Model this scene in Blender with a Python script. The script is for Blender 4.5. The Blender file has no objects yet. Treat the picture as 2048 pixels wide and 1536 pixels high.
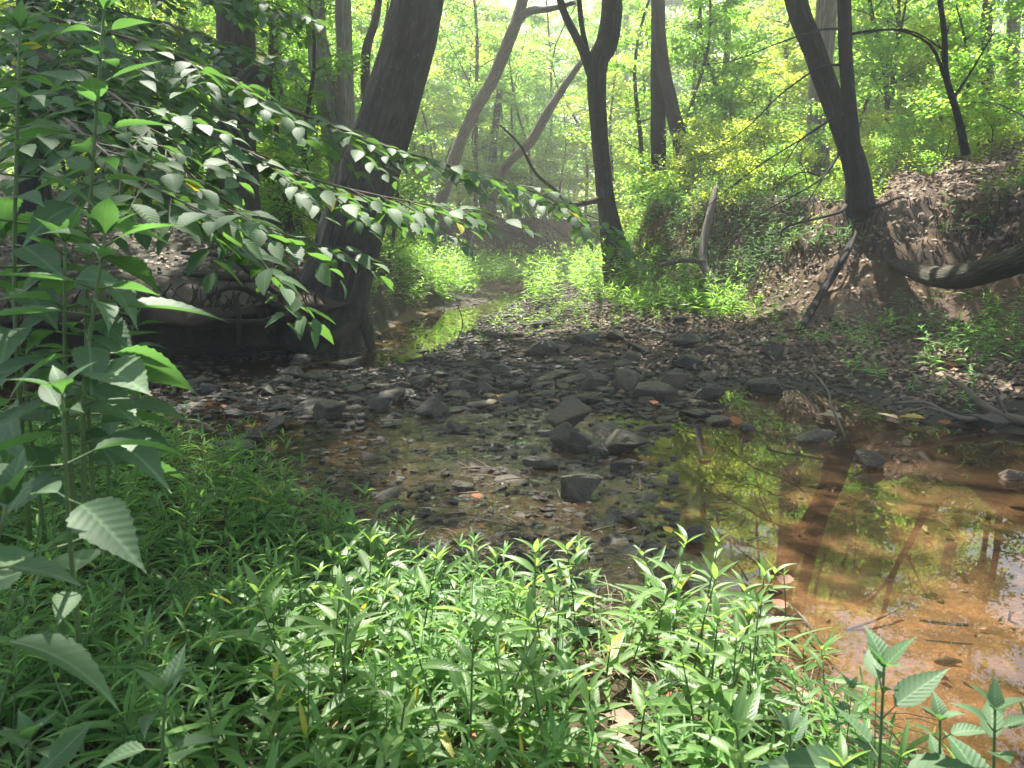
import bpy, math, random
import numpy as np
from mathutils import Vector, Matrix, Quaternion

random.seed(7)
RNG = np.random.default_rng(7)
SC = bpy.context.scene
COL = SC.collection
R = math.radians

# ------------------------------------------------------------------ camera, sky, sun, exposure
CAM_H, F, CX, CY, PITCH = 1.3, 1490.0, 1024.0, 768.0, R(10.9)
cam_d = bpy.data.cameras.new('camera')
cam = bpy.data.objects.new('camera', cam_d); COL.objects.link(cam)
cam.location = (0, 0, CAM_H); cam.rotation_euler = (R(90) - PITCH, 0, 0)
cam_d.sensor_width = 36; cam_d.lens = 36 * F / 2048
cam_d.clip_start = 0.05; cam_d.clip_end = 600
cam_d.dof.use_dof = True; cam_d.dof.focus_distance = 5.5; cam_d.dof.aperture_fstop = 10.0
SC.camera = cam

SUN_AZ, SUN_EL = R(-14), R(60)
world = bpy.data.worlds.new('World'); SC.world = world
world.use_nodes = True
wn = world.node_tree.nodes; wl = world.node_tree.links
bgn = wn.get('Background') or wn.new('ShaderNodeBackground')
sky = wn.new('ShaderNodeTexSky'); sky.sky_type = 'NISHITA'; sky.sun_disc = False
sky.sun_elevation = SUN_EL; sky.sun_rotation = SUN_AZ
sky.air_density = 1.0; sky.dust_density = 2.0; sky.ozone_density = 1.0
tint = wn.new('ShaderNodeMix'); tint.data_type = 'RGBA'; tint.blend_type = 'MULTIPLY'; tint.inputs[0].default_value = 1.0
tint.inputs[7].default_value = (1.04, 1.0, 0.92, 1)          # a pale, hazy summer sky rather than a deep blue one
wl.new(sky.outputs[0], tint.inputs[6]); wl.new(tint.outputs[2], bgn.inputs[0]); bgn.inputs[1].default_value = 0.092
SUNV = np.array([math.sin(SUN_AZ) * math.cos(SUN_EL), math.cos(SUN_AZ) * math.cos(SUN_EL), math.sin(SUN_EL)])
sun_d = bpy.data.lights.new('sun', 'SUN'); sun_d.energy = 5.0; sun_d.angle = R(0.5); sun_d.color = (1.0, 0.95, 0.86)
sun = bpy.data.objects.new('sun', sun_d); COL.objects.link(sun)
sun.rotation_euler = Vector(-SUNV).to_track_quat('-Z', 'Y').to_euler(); sun.location = (-6, 20, 40)

SC.view_settings.view_transform = 'Standard'; SC.view_settings.look = 'None'
SC.view_settings.exposure = 2.3; SC.view_settings.gamma = 1.0
SC.render.engine = 'CYCLES'
cy = SC.cycles
cy.use_denoising = True
cy.use_adaptive_sampling = True; cy.adaptive_threshold = 0.008
cy.max_bounces = 9; cy.diffuse_bounces = 5; cy.glossy_bounces = 3; cy.transmission_bounces = 6
cy.transparent_max_bounces = 12; cy.volume_bounces = 0
cy.sample_clamp_indirect = 4.0; cy.caustics_reflective = False; cy.caustics_refractive = False

# ------------------------------------------------------------------ helpers
def ray(px, py):
    u = (px - CX) / F; v = (CY - py) / F
    d = np.array([u, math.cos(PITCH) + v * math.sin(PITCH), -math.sin(PITCH) + v * math.cos(PITCH)])
    return d
ORG = np.array([0, 0, CAM_H])
def at(px, py, Y):
    """point on the sight line of a photo pixel, Y metres ahead"""
    d = ray(px, py); return ORG + d * (Y / d[1])
def on_z(px, py, z=0.0):
    d = ray(px, py); return ORG + d * ((z - CAM_H) / d[2])

_T = RNG.random((64, 64, 16))
def vnoise(x, y, z=0.0):
    x, y, z = np.broadcast_arrays(np.asarray(x, float), np.asarray(y, float), np.asarray(z, float))
    xi, yi, zi = np.floor(x).astype(int), np.floor(y).astype(int), np.floor(z).astype(int)
    fx, fy, fz = x - xi, y - yi, z - zi
    fx, fy, fz = [t * t * (3 - 2 * t) for t in (fx, fy, fz)]
    def g(a, b, c): return _T[(xi + a) & 63, (yi + b) & 63, (zi + c) & 15]
    def lx(b, c): return g(0, b, c) * (1 - fx) + g(1, b, c) * fx
    def ly(c): return lx(0, c) * (1 - fy) + lx(1, c) * fy
    return (ly(0) * (1 - fz) + ly(1) * fz) * 2 - 1
def fbm(x, y, z=0.0, o=4):
    s = 0; a = 1.0; t = 0
    for i in range(o):
        k = 2.03 ** i
        s = s + a * vnoise(np.asarray(x) * k + 17.3 * i, np.asarray(y) * k + 5.1 * i, np.asarray(z) * k + 3.7 * i); t += a; a *= 0.5
    return s / t
def sstep(a, b, x):
    t = np.clip((np.asarray(x, float) - a) / (b - a), 0, 1); return t * t * (3 - 2 * t)
def unit(v):
    v = np.asarray(v, float); n = np.linalg.norm(v, axis=-1, keepdims=True); return v / np.maximum(n, 1e-9)

def mesh_np(name, V, faces, mat=None, uv=None, smooth=True):
    """V (n,3); faces: list of int arrays (m,3) or (m,4); uv per vertex (n,2)"""
    me = bpy.data.meshes.new(name)
    V = np.ascontiguousarray(V, np.float32)
    faces = [np.asarray(f, np.int32) for f in (faces if isinstance(faces, list) else [faces]) if len(f)]
    loops = np.concatenate([f.ravel() for f in faces])
    sizes = np.concatenate([np.full(len(f), f.shape[1], np.int32) for f in faces])
    starts = np.concatenate([[0], np.cumsum(sizes)[:-1]]).astype(np.int32)
    me.vertices.add(len(V)); me.vertices.foreach_set('co', V.ravel())
    me.loops.add(len(loops)); me.loops.foreach_set('vertex_index', loops)
    me.polygons.add(len(sizes)); me.polygons.foreach_set('loop_start', starts); me.polygons.foreach_set('loop_total', sizes)
    if smooth: me.polygons.foreach_set('use_smooth', np.ones(len(sizes), bool))
    if uv is not None:
        l = me.uv_layers.new(name='UVMap'); l.data.foreach_set('uv', np.ascontiguousarray(uv[loops], np.float32).ravel())
    me.update(calc_edges=True); me.validate()
    if mat: me.materials.append(mat)
    return me

class MB:
    """collects pieces of one mesh"""
    def __init__(s): s.V = []; s.F3 = []; s.F4 = []; s.U = []; s.n = 0
    def add(s, V, f4=None, f3=None, uv=None):
        V = np.asarray(V, float); s.V.append(V)
        if f4 is not None and len(f4): s.F4.append(np.asarray(f4) + s.n)
        if f3 is not None and len(f3): s.F3.append(np.asarray(f3) + s.n)
        s.U.append(np.zeros((len(V), 2)) if uv is None else uv)
        s.n += len(V)
    def mesh(s, name, mat, smooth=True, origin=None):
        V = np.concatenate(s.V)
        if origin is not None: V = V - np.asarray(origin)
        fs = []
        if s.F4: fs.append(np.concatenate(s.F4))
        if s.F3: fs.append(np.concatenate(s.F3))
        return mesh_np(name, V, fs, mat, np.concatenate(s.U), smooth)

def obj(name, me, parent=None, loc=(0, 0, 0)):
    o = bpy.data.objects.new(name, me); COL.objects.link(o); o.location = Vector(loc)
    if parent: o.parent = parent
    return o
def tag(o, label=None, cat=None, group=None, kind=None):
    if label: o['label'] = label
    if cat: o['category'] = cat
    if group: o['group'] = group
    if kind: o['kind'] = kind
    return o
def thing(name, loc, label, cat, group=None):
    o = bpy.data.objects.new(name, None); COL.objects.link(o); o.location = Vector(loc)
    o.empty_display_size = 0.1
    return tag(o, label, cat, group)

def smooth_path(pts, n):
    """Catmull-Rom through pts (k,d) resampled to n rows"""
    P = np.asarray(pts, float)
    if len(P) == 2: return P[0] + (P[1] - P[0]) * np.linspace(0, 1, n)[:, None]
    Q = np.vstack([2 * P[0] - P[1], P, 2 * P[-1] - P[-2]])
    seg = np.linalg.norm(np.diff(P[:, :3], axis=0), axis=1); cum = np.concatenate([[0], np.cumsum(seg)]); s = np.linspace(0, cum[-1], n)
    i = np.clip(np.searchsorted(cum, s, side='right') - 1, 0, len(P) - 2)
    t = ((s - cum[i]) / np.maximum(seg[i], 1e-9))[:, None]
    a, b, c, d = Q[i], Q[i + 1], Q[i + 2], Q[i + 3]
    return 0.5 * (2 * b + (c - a) * t + (2 * a - 5 * b + 4 * c - d) * t ** 2 + (3 * b - a - 3 * c + d) * t ** 3)
def tube(mb, pts, radii, seg=8, n=None, rough=0.0, rfreq=3.0, flare=None, cap=True, ridge=0.0, seed=0.0):
    """pts (k,3), radii (k,) -> tapered tube added to mb"""
    pts = np.asarray(pts, float); radii = np.asarray(radii, float)
    if radii.ndim == 0: radii = np.full(len(pts), float(radii))
    n = n or max(3, 3 * len(pts))
    PR = smooth_path(np.hstack([pts, radii[:, None]]), n); P = PR[:, :3]; r = np.maximum(PR[:, 3], 1e-4)
    T = unit(np.gradient(P, axis=0))
    ref = np.array([0, 0, 1.0]) if abs(T[0][2]) < 0.9 else np.array([1.0, 0, 0])
    x = unit(np.cross(ref, T[0])); X = [x]
    for i in range(1, n):
        x = X[-1] - T[i] * np.dot(X[-1], T[i]); X.append(unit(x))
    X = np.array(X); Yv = np.cross(T, X)
    a = np.arange(seg) / seg * 2 * math.pi
    L = np.concatenate([[0], np.cumsum(np.linalg.norm(np.diff(P, axis=0), axis=1))])
    rr = np.repeat(r[:, None], seg, 1)
    if rough: rr = rr * (1 + rough * fbm(np.cos(a)[None] * 1.3 + 5 + seed, np.sin(a)[None] * 1.3 + 5 + seed * 2, L[:, None] * rfreq + seed, 3))
    if ridge: rr = rr * (1 + ridge * vnoise(a[None] / (2 * math.pi) * seg * 0.5 + 0 * L[:, None], L[:, None] * 3 + 3 * vnoise(a[None] * 2, L[:, None]), seed))
    if flare is not None: rr = rr * flare(a[None], L[:, None])
    V = P[:, None] + rr[..., None] * (np.cos(a)[None, :, None] * X[:, None] + np.sin(a)[None, :, None] * Yv[:, None])
    V = V.reshape(-1, 3)
    i = np.arange(n - 1)[:, None] * seg; j = np.arange(seg)[None]; k = (j + 1) % seg
    f4 = np.stack([i + j, i + k, i + seg + k, i + seg + j], -1).reshape(-1, 4)
    uv = np.stack([np.tile(np.arange(seg) / seg, n), np.repeat(L, seg)], 1)
    f3 = None
    if cap:
        V = np.vstack([V, P[:1], P[-1:]]); m = n * seg; uv = np.vstack([uv, [[0, 0], [0, L[-1]]]])
        jj = np.arange(seg); kk = (jj + 1) % seg
        f3 = np.vstack([np.stack([np.full(seg, m), kk, jj], 1), np.stack([np.full(seg, m + 1), (n - 1) * seg + jj, (n - 1) * seg + kk], 1)])
    mb.add(V, f4, f3, uv)
    return P

# ------------------------------------------------------------------ materials
def new_mat(name):
    m = bpy.data.materials.new(name); m.use_nodes = True
    nt = m.node_tree; nt.nodes.clear()
    out = nt.nodes.new('ShaderNodeOutputMaterial')
    return m, nt, out
def N(nt, typ, **kw):
    n = nt.nodes.new(typ)
    for k, v in kw.items():
        if k.startswith('i_'):
            key = k[2:]; key = int(key) if key.isdigit() else key.replace('_', ' ')
            n.inputs[key].default_value = v
        else: setattr(n, k, v)
    return n
def ramp(nt, fac, stops):
    n = nt.nodes.new('ShaderNodeValToRGB'); e = n.color_ramp.elements
    while len(e) < len(stops): e.new(0.5)
    for el, (p, c) in zip(e, stops): el.position = p; el.color = (*c, 1)
    nt.links.new(fac, n.inputs[0]); return n.outputs[0]
def mixc(nt, fac, a, b, mode='MIX'):
    n = nt.nodes.new('ShaderNodeMix'); n.data_type = 'RGBA'; n.blend_type = mode
    for s, v in ((0, fac), (6, a), (7, b)):
        if hasattr(v, 'is_output'): nt.links.new(v, n.inputs[s])
        elif s == 0: n.inputs[0].default_value = v
        else: n.inputs[s].default_value = (*v, 1)
    return n.outputs[2]
def math_n(nt, op, a, b=None, clamp=False):
    n = nt.nodes.new('ShaderNodeMath'); n.operation = op; n.use_clamp = clamp
    for i, v in enumerate((a, b)):
        if v is None: continue
        if hasattr(v, 'is_output'): nt.links.new(v, n.inputs[i])
        else: n.inputs[i].default_value = v
    return n.outputs[0]
def noise_n(nt, scale, detail=4, vec=None, rough=0.6, dist=0.0):
    n = N(nt, 'ShaderNodeTexNoise', i_Scale=scale, i_Detail=detail, i_Roughness=rough, i_Distortion=dist)
    if vec is not None: nt.links.new(vec, n.inputs['Vector'])
    return n.outputs[0]
def bump_n(nt, h, strength=0.5, dist=0.02, nrm=None):
    n = N(nt, 'ShaderNodeBump', i_Strength=strength, i_Distance=dist); nt.links.new(h, n.inputs['Height'])
    if nrm is not None: nt.links.new(nrm, n.inputs['Normal'])
    return n.outputs[0]
def rnd_n(nt):
    """one random value per leaf: per mesh island plus per object"""
    g = N(nt, 'ShaderNodeNewGeometry'); o = N(nt, 'ShaderNodeObjectInfo')
    s = math_n(nt, 'ADD', g.outputs['Random Per Island'], o.outputs['Random'])
    return math_n(nt, 'FRACT', s)

def leaf_mat(name, dark, light, trans, rough=0.45, spec=0.5, tw=0.45, veins=0.0, yellow=0.0, blotch=0.0):
    m, nt, out = new_mat(name)
    r = rnd_n(nt)
    col = mixc(nt, r, dark, light)
    tcol = mixc(nt, r, trans, tuple(min(1, c * 1.35) for c in trans))
    if yellow:
        f = math_n(nt, 'GREATER_THAN', math_n(nt, 'FRACT', math_n(nt, 'MULTIPLY', r, 13.7)), 1 - yellow)
        col = mixc(nt, f, col, (0.32, 0.30, 0.03)); tcol = mixc(nt, f, tcol, (0.55, 0.5, 0.04))
    nrm = None
    if veins:
        uv = N(nt, 'ShaderNodeUVMap'); sp = N(nt, 'ShaderNodeSeparateXYZ'); nt.links.new(uv.outputs[0], sp.inputs[0])
        ax = math_n(nt, 'ABSOLUTE', math_n(nt, 'SUBTRACT', sp.outputs[0], 0.5))
        mid = math_n(nt, 'LESS_THAN', ax, 0.035)
        ph = math_n(nt, 'SINE', math_n(nt, 'MULTIPLY', math_n(nt, 'SUBTRACT', sp.outputs[1], math_n(nt, 'MULTIPLY', ax, 0.45)), 62.0))
        lat = math_n(nt, 'MULTIPLY', math_n(nt, 'GREATER_THAN', ph, 0.9), 0.22)
        v = math_n(nt, 'MAXIMUM', mid, lat)
        col = mixc(nt, math_n(nt, 'MULTIPLY', v, veins), col, tuple(min(1, c * 1.7 + 0.015) for c in light))
        nrm = bump_n(nt, ph, 0.18, 0.0014)
    if blotch:
        tc = N(nt, 'ShaderNodeNewGeometry')
        b = noise_n(nt, 55, 3, tc.outputs['Position'])
        col = mixc(nt, math_n(nt, 'MULTIPLY', b, blotch), col, tuple(c * 0.45 for c in dark))
    p = N(nt, 'ShaderNodeBsdfPrincipled', i_Roughness=rough); nt.links.new(col, p.inputs['Base Color'])
    p.inputs['Specular IOR Level'].default_value = spec
    t = N(nt, 'ShaderNodeBsdfTranslucent'); nt.links.new(tcol, t.inputs[0])
    if nrm is not None: nt.links.new(nrm, p.inputs['Normal'])
    mx = N(nt, 'ShaderNodeMixShader'); mx.inputs[0].default_value = tw
    nt.links.new(p.outputs[0], mx.inputs[1]); nt.links.new(t.outputs[0], mx.inputs[2]); nt.links.new(mx.outputs[0], out.inputs[0])
    return m

def bark_mat(name, a, b, lichen=0.0, scale=1.0, bump=0.7, wet=0.75, moss=.55):
    m, nt, out = new_mat(name)
    uv = N(nt, 'ShaderNodeUVMap')
    tc = N(nt, 'ShaderNodeTexCoord'); sp = N(nt, 'ShaderNodeSeparateXYZ'); nt.links.new(uv.outputs[0], sp.inputs[0])
    an = math_n(nt, 'MULTIPLY', sp.outputs[0], 2 * math.pi); cb = N(nt, 'ShaderNodeCombineXYZ')
    nt.links.new(math_n(nt, 'MULTIPLY', math_n(nt, 'COSINE', an), 4.2), cb.inputs[0]); nt.links.new(math_n(nt, 'MULTIPLY', math_n(nt, 'SINE', an), 4.2), cb.inputs[1])
    nt.links.new(math_n(nt, 'MULTIPLY', sp.outputs[1], 2.6 * scale), cb.inputs[2]); mp = cb
    n1 = noise_n(nt, 1.6, 7, mp.outputs[0], 0.65, 0.6)
    n2 = noise_n(nt, 2.1 * scale, 5, tc.outputs['Object'])
    col = ramp(nt, n1, [(0.36, tuple(c * 0.25 for c in a)), (0.5, a), (0.66, b)])
    col = mixc(nt, math_n(nt, 'MULTIPLY', n2, 0.55), col, tuple(c * 0.6 for c in a))
    gm = ramp(nt, noise_n(nt, 1.3, 4, tc.outputs['Object'], 0.7), [(0.5, (0, 0, 0)), (0.68, (moss, moss, moss))])
    col = mixc(nt, gm, col, (0.045, 0.055, 0.02))
    if lichen:
        l = ramp(nt, noise_n(nt, 11, 6, tc.outputs['Object'], 0.75), [(0.60, (0, 0, 0)), (0.72, (1, 1, 1))])
        col = mixc(nt, math_n(nt, 'MULTIPLY', l, lichen), col, (0.23, 0.26, 0.21))
    p = N(nt, 'ShaderNodeBsdfPrincipled', i_Roughness=wet); nt.links.new(col, p.inputs['Base Color'])
    p.inputs['Specular IOR Level'].default_value = 0.25
    nt.links.new(bump_n(nt, n1, min(1, bump * 1.4), 0.08), p.inputs['Normal']); nt.links.new(p.outputs[0], out.inputs[0])
    return m

def rock_mat(name, a, b, wet=0.35, moss=0.0):
    m, nt, out = new_mat(name)
    g = N(nt, 'ShaderNodeTexCoord'); gg = N(nt, 'ShaderNodeNewGeometry'); oi = N(nt, 'ShaderNodeObjectInfo')
    n1 = noise_n(nt, 9, 8, gg.outputs['Position'], 0.7); n2 = noise_n(nt, 60, 4, gg.outputs['Position'])
    n3 = noise_n(nt, 3.1, 5, gg.outputs['Position'], 0.7)
    col = ramp(nt, n1, [(0.30, tuple(c * 0.4 for c in a)), (0.48, a), (0.60, b), (0.74, tuple(c * 1.6 for c in b))])
    col = mixc(nt, oi.outputs['Random'], mixc(nt, 0.45, col, (0.012, 0.011, 0.009)), mixc(nt, 0.45, col, (0.15, 0.115, 0.075)))
    col = mixc(nt, ramp(nt, n3, [(0.5, (0, 0, 0)), (0.68, (0.65, 0.65, 0.65))]), col, (0.07, 0.055, 0.03))
    if moss:
        sp = N(nt, 'ShaderNodeSeparateXYZ'); nt.links.new(gg.outputs['Normal'], sp.inputs[0])
        k = math_n(nt, 'MULTIPLY', math_n(nt, 'MULTIPLY_ADD' if False else 'MULTIPLY', math_n(nt, 'MAXIMUM', sp.outputs[2], 0.0), ramp(nt, n1, [(0.42, (0, 0, 0)), (0.6, (1, 1, 1))])), moss, True)
        col = mixc(nt, k, col, (0.075, 0.075, 0.02))
    p = N(nt, 'ShaderNodeBsdfPrincipled'); nt.links.new(col, p.inputs['Base Color'])
    rr = N(nt, 'ShaderNodeMapRange', i_3=wet, i_4=min(1, wet + 0.4)); nt.links.new(n1, rr.inputs[0]); rr.inputs[1].default_value = 0.35; rr.inputs[2].default_value = 0.65
    nt.links.new(rr.outputs[0], p.inputs['Roughness'])
    h = math_n(nt, 'ADD', n1, math_n(nt, 'MULTIPLY', n2, 0.45))
    nt.links.new(bump_n(nt, h, 1.0, 0.05), p.inputs['Normal']); nt.links.new(p.outputs[0], out.inputs[0])
    return m

def plain_mat(name, a, b, rough=0.8, scale=30, bump=0.3, trans=None, spec=0.3, island=False):
    m, nt, out = new_mat(name)
    g = N(nt, 'ShaderNodeNewGeometry')
    n1 = noise_n(nt, scale, 5, g.outputs['Position'])
    f = rnd_n(nt) if island else n1
    col = mixc(nt, f, a, b)
    if island: col = mixc(nt, math_n(nt, 'MULTIPLY', n1, 0.5), col, tuple(c * 0.4 for c in a))
    p = N(nt, 'ShaderNodeBsdfPrincipled', i_Roughness=rough); nt.links.new(col, p.inputs['Base Color'])
    p.inputs['Specular IOR Level'].default_value = spec
    if bump: nt.links.new(bump_n(nt, n1, bump, 0.01), p.inputs['Normal'])
    if trans:
        t = N(nt, 'ShaderNodeBsdfTranslucent'); t.inputs[0].default_value = (*trans, 1)
        mx = N(nt, 'ShaderNodeMixShader'); mx.inputs[0].default_value = 0.35
        nt.links.new(p.outputs[0], mx.inputs[1]); nt.links.new(t.outputs[0], mx.inputs[2]); nt.links.new(mx.outputs[0], out.inputs[0])
    else: nt.links.new(p.outputs[0], out.inputs[0])
    return m

M = {}
M['leaf_cover'] = leaf_mat('groundcover_leaf', (0.06, 0.135, 0.034), (0.125, 0.235, 0.062), (0.24, 0.48, 0.08), 0.5, 0.4, 0.45, veins=0.25, yellow=0.012)
M['leaf_smart'] = leaf_mat('smartweed_leaf', (0.065, 0.135, 0.035), (0.145, 0.245, 0.07), (0.28, 0.48, 0.08), 0.42, 0.5, 0.42, veins=0.4, yellow=0.02, blotch=0.3)
M['leaf_nettle'] = leaf_mat('nettle_leaf', (0.055, 0.11, 0.048), (0.10, 0.17, 0.078), (0.13, 0.30, 0.06), 0.6, 0.35, 0.34, veins=0.6, blotch=0.55)
M['leaf_beech'] = leaf_mat('beech_leaf', (0.04, 0.088, 0.036), (0.07, 0.13, 0.05), (0.13, 0.28, 0.045), 0.62, 0.28, 0.32, veins=0.3, yellow=0.012)
M['leaf_wood'] = leaf_mat('woodland_leaf', (0.045, 0.11, 0.02), (0.10, 0.18, 0.03), (0.30, 0.55, 0.06), 0.45, 0.4, 0.58)
M['leaf_gold'] = leaf_mat('sunny_leaf', (0.07, 0.13, 0.02), (0.14, 0.20, 0.03), (0.48, 0.62, 0.06), 0.45, 0.4, 0.58)
M['leaf_canopy'] = leaf_mat('canopy_leaf', (0.035, 0.09, 0.02), (0.07, 0.14, 0.03), (0.18, 0.40, 0.04), 0.45, 0.4, 0.45)
M['stem'] = plain_mat('green_stem', (0.05, 0.10, 0.025), (0.10, 0.14, 0.05), 0.6, 40, 0.1)
M['bark_dark'] = bark_mat('dark_ridged_bark', (0.022, 0.021, 0.018), (0.066, 0.062, 0.053), 0.4)
M['bark_grey'] = bark_mat('grey_bark', (0.33, 0.30, 0.26), (0.50, 0.46, 0.41), 0.3, 1.2, moss=.15)
M['bark_mid'] = bark_mat('mid_grey_bark', (0.12, 0.105, 0.085), (0.25, 0.225, 0.19), 0.3, 1.2)
M['bark_brown'] = bark_mat('brown_bark', (0.055, 0.047, 0.036), (0.11, 0.095, 0.07), 0.3)
M['bark_pale'] = bark_mat('pale_bark', (0.24, 0.205, 0.16), (0.40, 0.35, 0.28), 0.3, moss=.12)
M['root'] = bark_mat('root_bark', (0.035, 0.028, 0.02), (0.085, 0.068, 0.05), 0.0, 1.6, 0.5)
M['wood'] = bark_mat('weathered_wood', (0.065, 0.052, 0.034), (0.145, 0.118, 0.08), 0.25, 1.5, 0.8)
M['twig'] = plain_mat('twig_bark', (0.05, 0.04, 0.03), (0.13, 0.10, 0.07), 0.7, 25, 0.3)
M['rock'] = rock_mat('dark_wet_rock', (0.026, 0.024, 0.018), (0.062, 0.056, 0.040), 0.22)
M['rock_moss'] = rock_mat('mossy_rock', (0.055, 0.048, 0.034), (0.11, 0.095, 0.065), 0.45, 0.8)
M['rock_brown'] = rock_mat('brown_rock', (0.13, 0.09, 0.06), (0.24, 0.17, 0.12), 0.5)
M['rock_grey'] = rock_mat('grey_stone', (0.14, 0.125, 0.11), (0.28, 0.25, 0.22), 0.5)
M['pebble'] = plain_mat('pebbles', (0.024, 0.021, 0.016), (0.10, 0.078, 0.055), 0.62, 40, 0.3, island=True, spec=0.3)
M['litter'] = plain_mat('dry_leaf_litter', (0.09, 0.06, 0.038), (0.31, 0.215, 0.145), 0.7, 60, 0.1, island=True)
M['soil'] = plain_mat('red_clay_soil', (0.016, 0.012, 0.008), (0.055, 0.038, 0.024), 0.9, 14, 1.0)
M['fall_orange'] = plain_mat('orange_dead_leaf', (0.36, 0.12, 0.04), (0.24, 0.07, 0.03), 0.5, 50, 0.2, trans=(0.5, 0.16, 0.04))
M['fall_yellow'] = plain_mat('yellow_dead_leaf', (0.50, 0.36, 0.05), (0.40, 0.26, 0.05), 0.5, 50, 0.2, trans=(0.5, 0.35, 0.04))
M['fall_brown'] = plain_mat('brown_dead_leaf', (0.20, 0.10, 0.055), (0.12, 0.06, 0.04), 0.45, 50, 0.2)
M['fall_tan'] = plain_mat('tan_dead_leaf', (0.24, 0.19, 0.12), (0.17, 0.125, 0.075), 0.5, 50, 0.2)
M['petal'] = plain_mat('orange_petal', (0.8, 0.25, 0.02), (0.7, 0.18, 0.02), 0.5, 50, 0.1, trans=(0.8, 0.3, 0.02))

# ground: one sheet; a vertex colour sets its colour (r litter, g orange sand, b green moss, painted pool shade and silt)
def ground_mat():
    m, nt, out = new_mat('creek_ground')
    g = N(nt, 'ShaderNodeNewGeometry'); at_ = N(nt, 'ShaderNodeVertexColor'); at_.layer_name = 'zone'
    sp = N(nt, 'ShaderNodeSeparateColor'); nt.links.new(at_.outputs[0], sp.inputs[0])
    pos = g.outputs['Position']
    n1 = noise_n(nt, 1.7, 6, pos, 0.65); n2 = noise_n(nt, 22, 6, pos, 0.7); n3 = noise_n(nt, 130, 4, pos, 0.7)
    clay = ramp(nt, n1, [(0.3, (0.055, 0.034, 0.019)), (0.55, (0.11, 0.07, 0.034)), (0.75, (0.19, 0.12, 0.058))])
    clay = mixc(nt, math_n(nt, 'MULTIPLY', n2, 0.8), clay, (0.045, 0.03, 0.02))
    litter = ramp(nt, n3, [(0.3, (0.05, 0.034, 0.024)), (0.5, (0.14, 0.095, 0.068)), (0.7, (0.27, 0.19, 0.14))])
    sand = ramp(nt, n2, [(0.30, (0.15, 0.092, 0.055)), (0.55, (0.30, 0.185, 0.108)), (0.75, (0.40, 0.26, 0.16))])
    sand = mixc(nt, ramp(nt, noise_n(nt, 5.0, 6, pos, 0.7), [(0.38, (0, 0, 0)), (0.6, (0.8, 0.8, 0.8))]), sand, (0.085, 0.055, 0.03))
    silt_and_shade = ramp(nt, n3, [(0.3, (0.018, 0.017, 0.013)), (0.55, (0.05, 0.045, 0.03)), (0.75, (0.12, 0.10, 0.07))])
    c = mixc(nt, sp.outputs[0], clay, litter); c = mixc(nt, sp.outputs[1], c, sand); c = mixc(nt, sp.outputs[2], c, silt_and_shade)
    p = N(nt, 'ShaderNodeBsdfPrincipled', i_Roughness=0.85); nt.links.new(c, p.inputs['Base Color'])
    p.inputs['Specular IOR Level'].default_value = 0.2
    h = math_n(nt, 'ADD', n2, math_n(nt, 'MULTIPLY', n3, 0.5))
    nt.links.new(bump_n(nt, h, 0.8, 0.03), p.inputs['Normal']); nt.links.new(p.outputs[0], out.inputs[0])
    return m
def water_mat():
    m, nt, out = new_mat('creek_water')
    g = N(nt, 'ShaderNodeNewGeometry'); at_ = N(nt, 'ShaderNodeVertexColor'); at_.layer_name = 'zone'
    sp = N(nt, 'ShaderNodeSeparateColor'); nt.links.new(at_.outputs[0], sp.inputs[0])
    mp = N(nt, 'ShaderNodeMapping'); mp.inputs['Scale'].default_value = (1.0, 2.2, 1); nt.links.new(g.outputs['Position'], mp.inputs[0])
    n1 = noise_n(nt, 17, 4, mp.outputs[0], 0.6, 1.2); n2 = noise_n(nt, 3.2, 2, g.outputs['Position'])
    h = math_n(nt, 'ADD', math_n(nt, 'MULTIPLY', math_n(nt, 'MULTIPLY', n1, sp.outputs[0]), 0.5), math_n(nt, 'MULTIPLY', n2, 0.001))
    nrm = bump_n(nt, h, 1.0, 0.035)
    fr = N(nt, 'ShaderNodeFresnel', i_IOR=1.45); nt.links.new(nrm, fr.inputs['Normal'])
    gl = N(nt, 'ShaderNodeBsdfGlossy', i_Roughness=0.0); gl.inputs[0].default_value = (0.95, 0.95, 0.95, 1); nt.links.new(nrm, gl.inputs['Normal'])
    tr = N(nt, 'ShaderNodeBsdfTransparent'); tr.inputs[0].default_value = (0.80, 0.72, 0.58, 1)
    df = N(nt, 'ShaderNodeBsdfDiffuse'); df.inputs[0].default_value = (0.22, 0.13, 0.065, 1)
    mx = N(nt, 'ShaderNodeMixShader'); mx.inputs[0].default_value = 0.09
    nt.links.new(tr.outputs[0], mx.inputs[1]); nt.links.new(df.outputs[0], mx.inputs[2])
    m2 = N(nt, 'ShaderNodeMixShader'); nt.links.new(fr.outputs[0], m2.inputs[0]); nt.links.new(mx.outputs[0], m2.inputs[1]); nt.links.new(gl.outputs[0], m2.inputs[2])
    nt.links.new(m2.outputs[0], out.inputs[0])
    return m

# ------------------------------------------------------------------ terrain
def polyd(poly, x, y):
    """signed distance to a polyline (+ on its left side) and the vertex parameter of the nearest point"""
    best = np.full(x.shape, 1e9); sg = np.ones(x.shape); tt = np.zeros(x.shape)
    P = np.asarray(poly, float)
    for i in range(len(P) - 1):
        a, b = P[i], P[i + 1]; d = b - a; L2 = d @ d
        t = np.clip(((x - a[0]) * d[0] + (y - a[1]) * d[1]) / L2, 0, 1)
        dx, dy = x - a[0] - t * d[0], y - a[1] - t * d[1]; ds = dx * dx + dy * dy
        cr = d[0] * dy - d[1] * dx
        k = ds < best - 1e-9
        best = np.where(k, ds, best); sg = np.where(k, np.sign(cr), sg); tt = np.where(k, i + t, tt)
    return np.sqrt(best) * sg, tt
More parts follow.
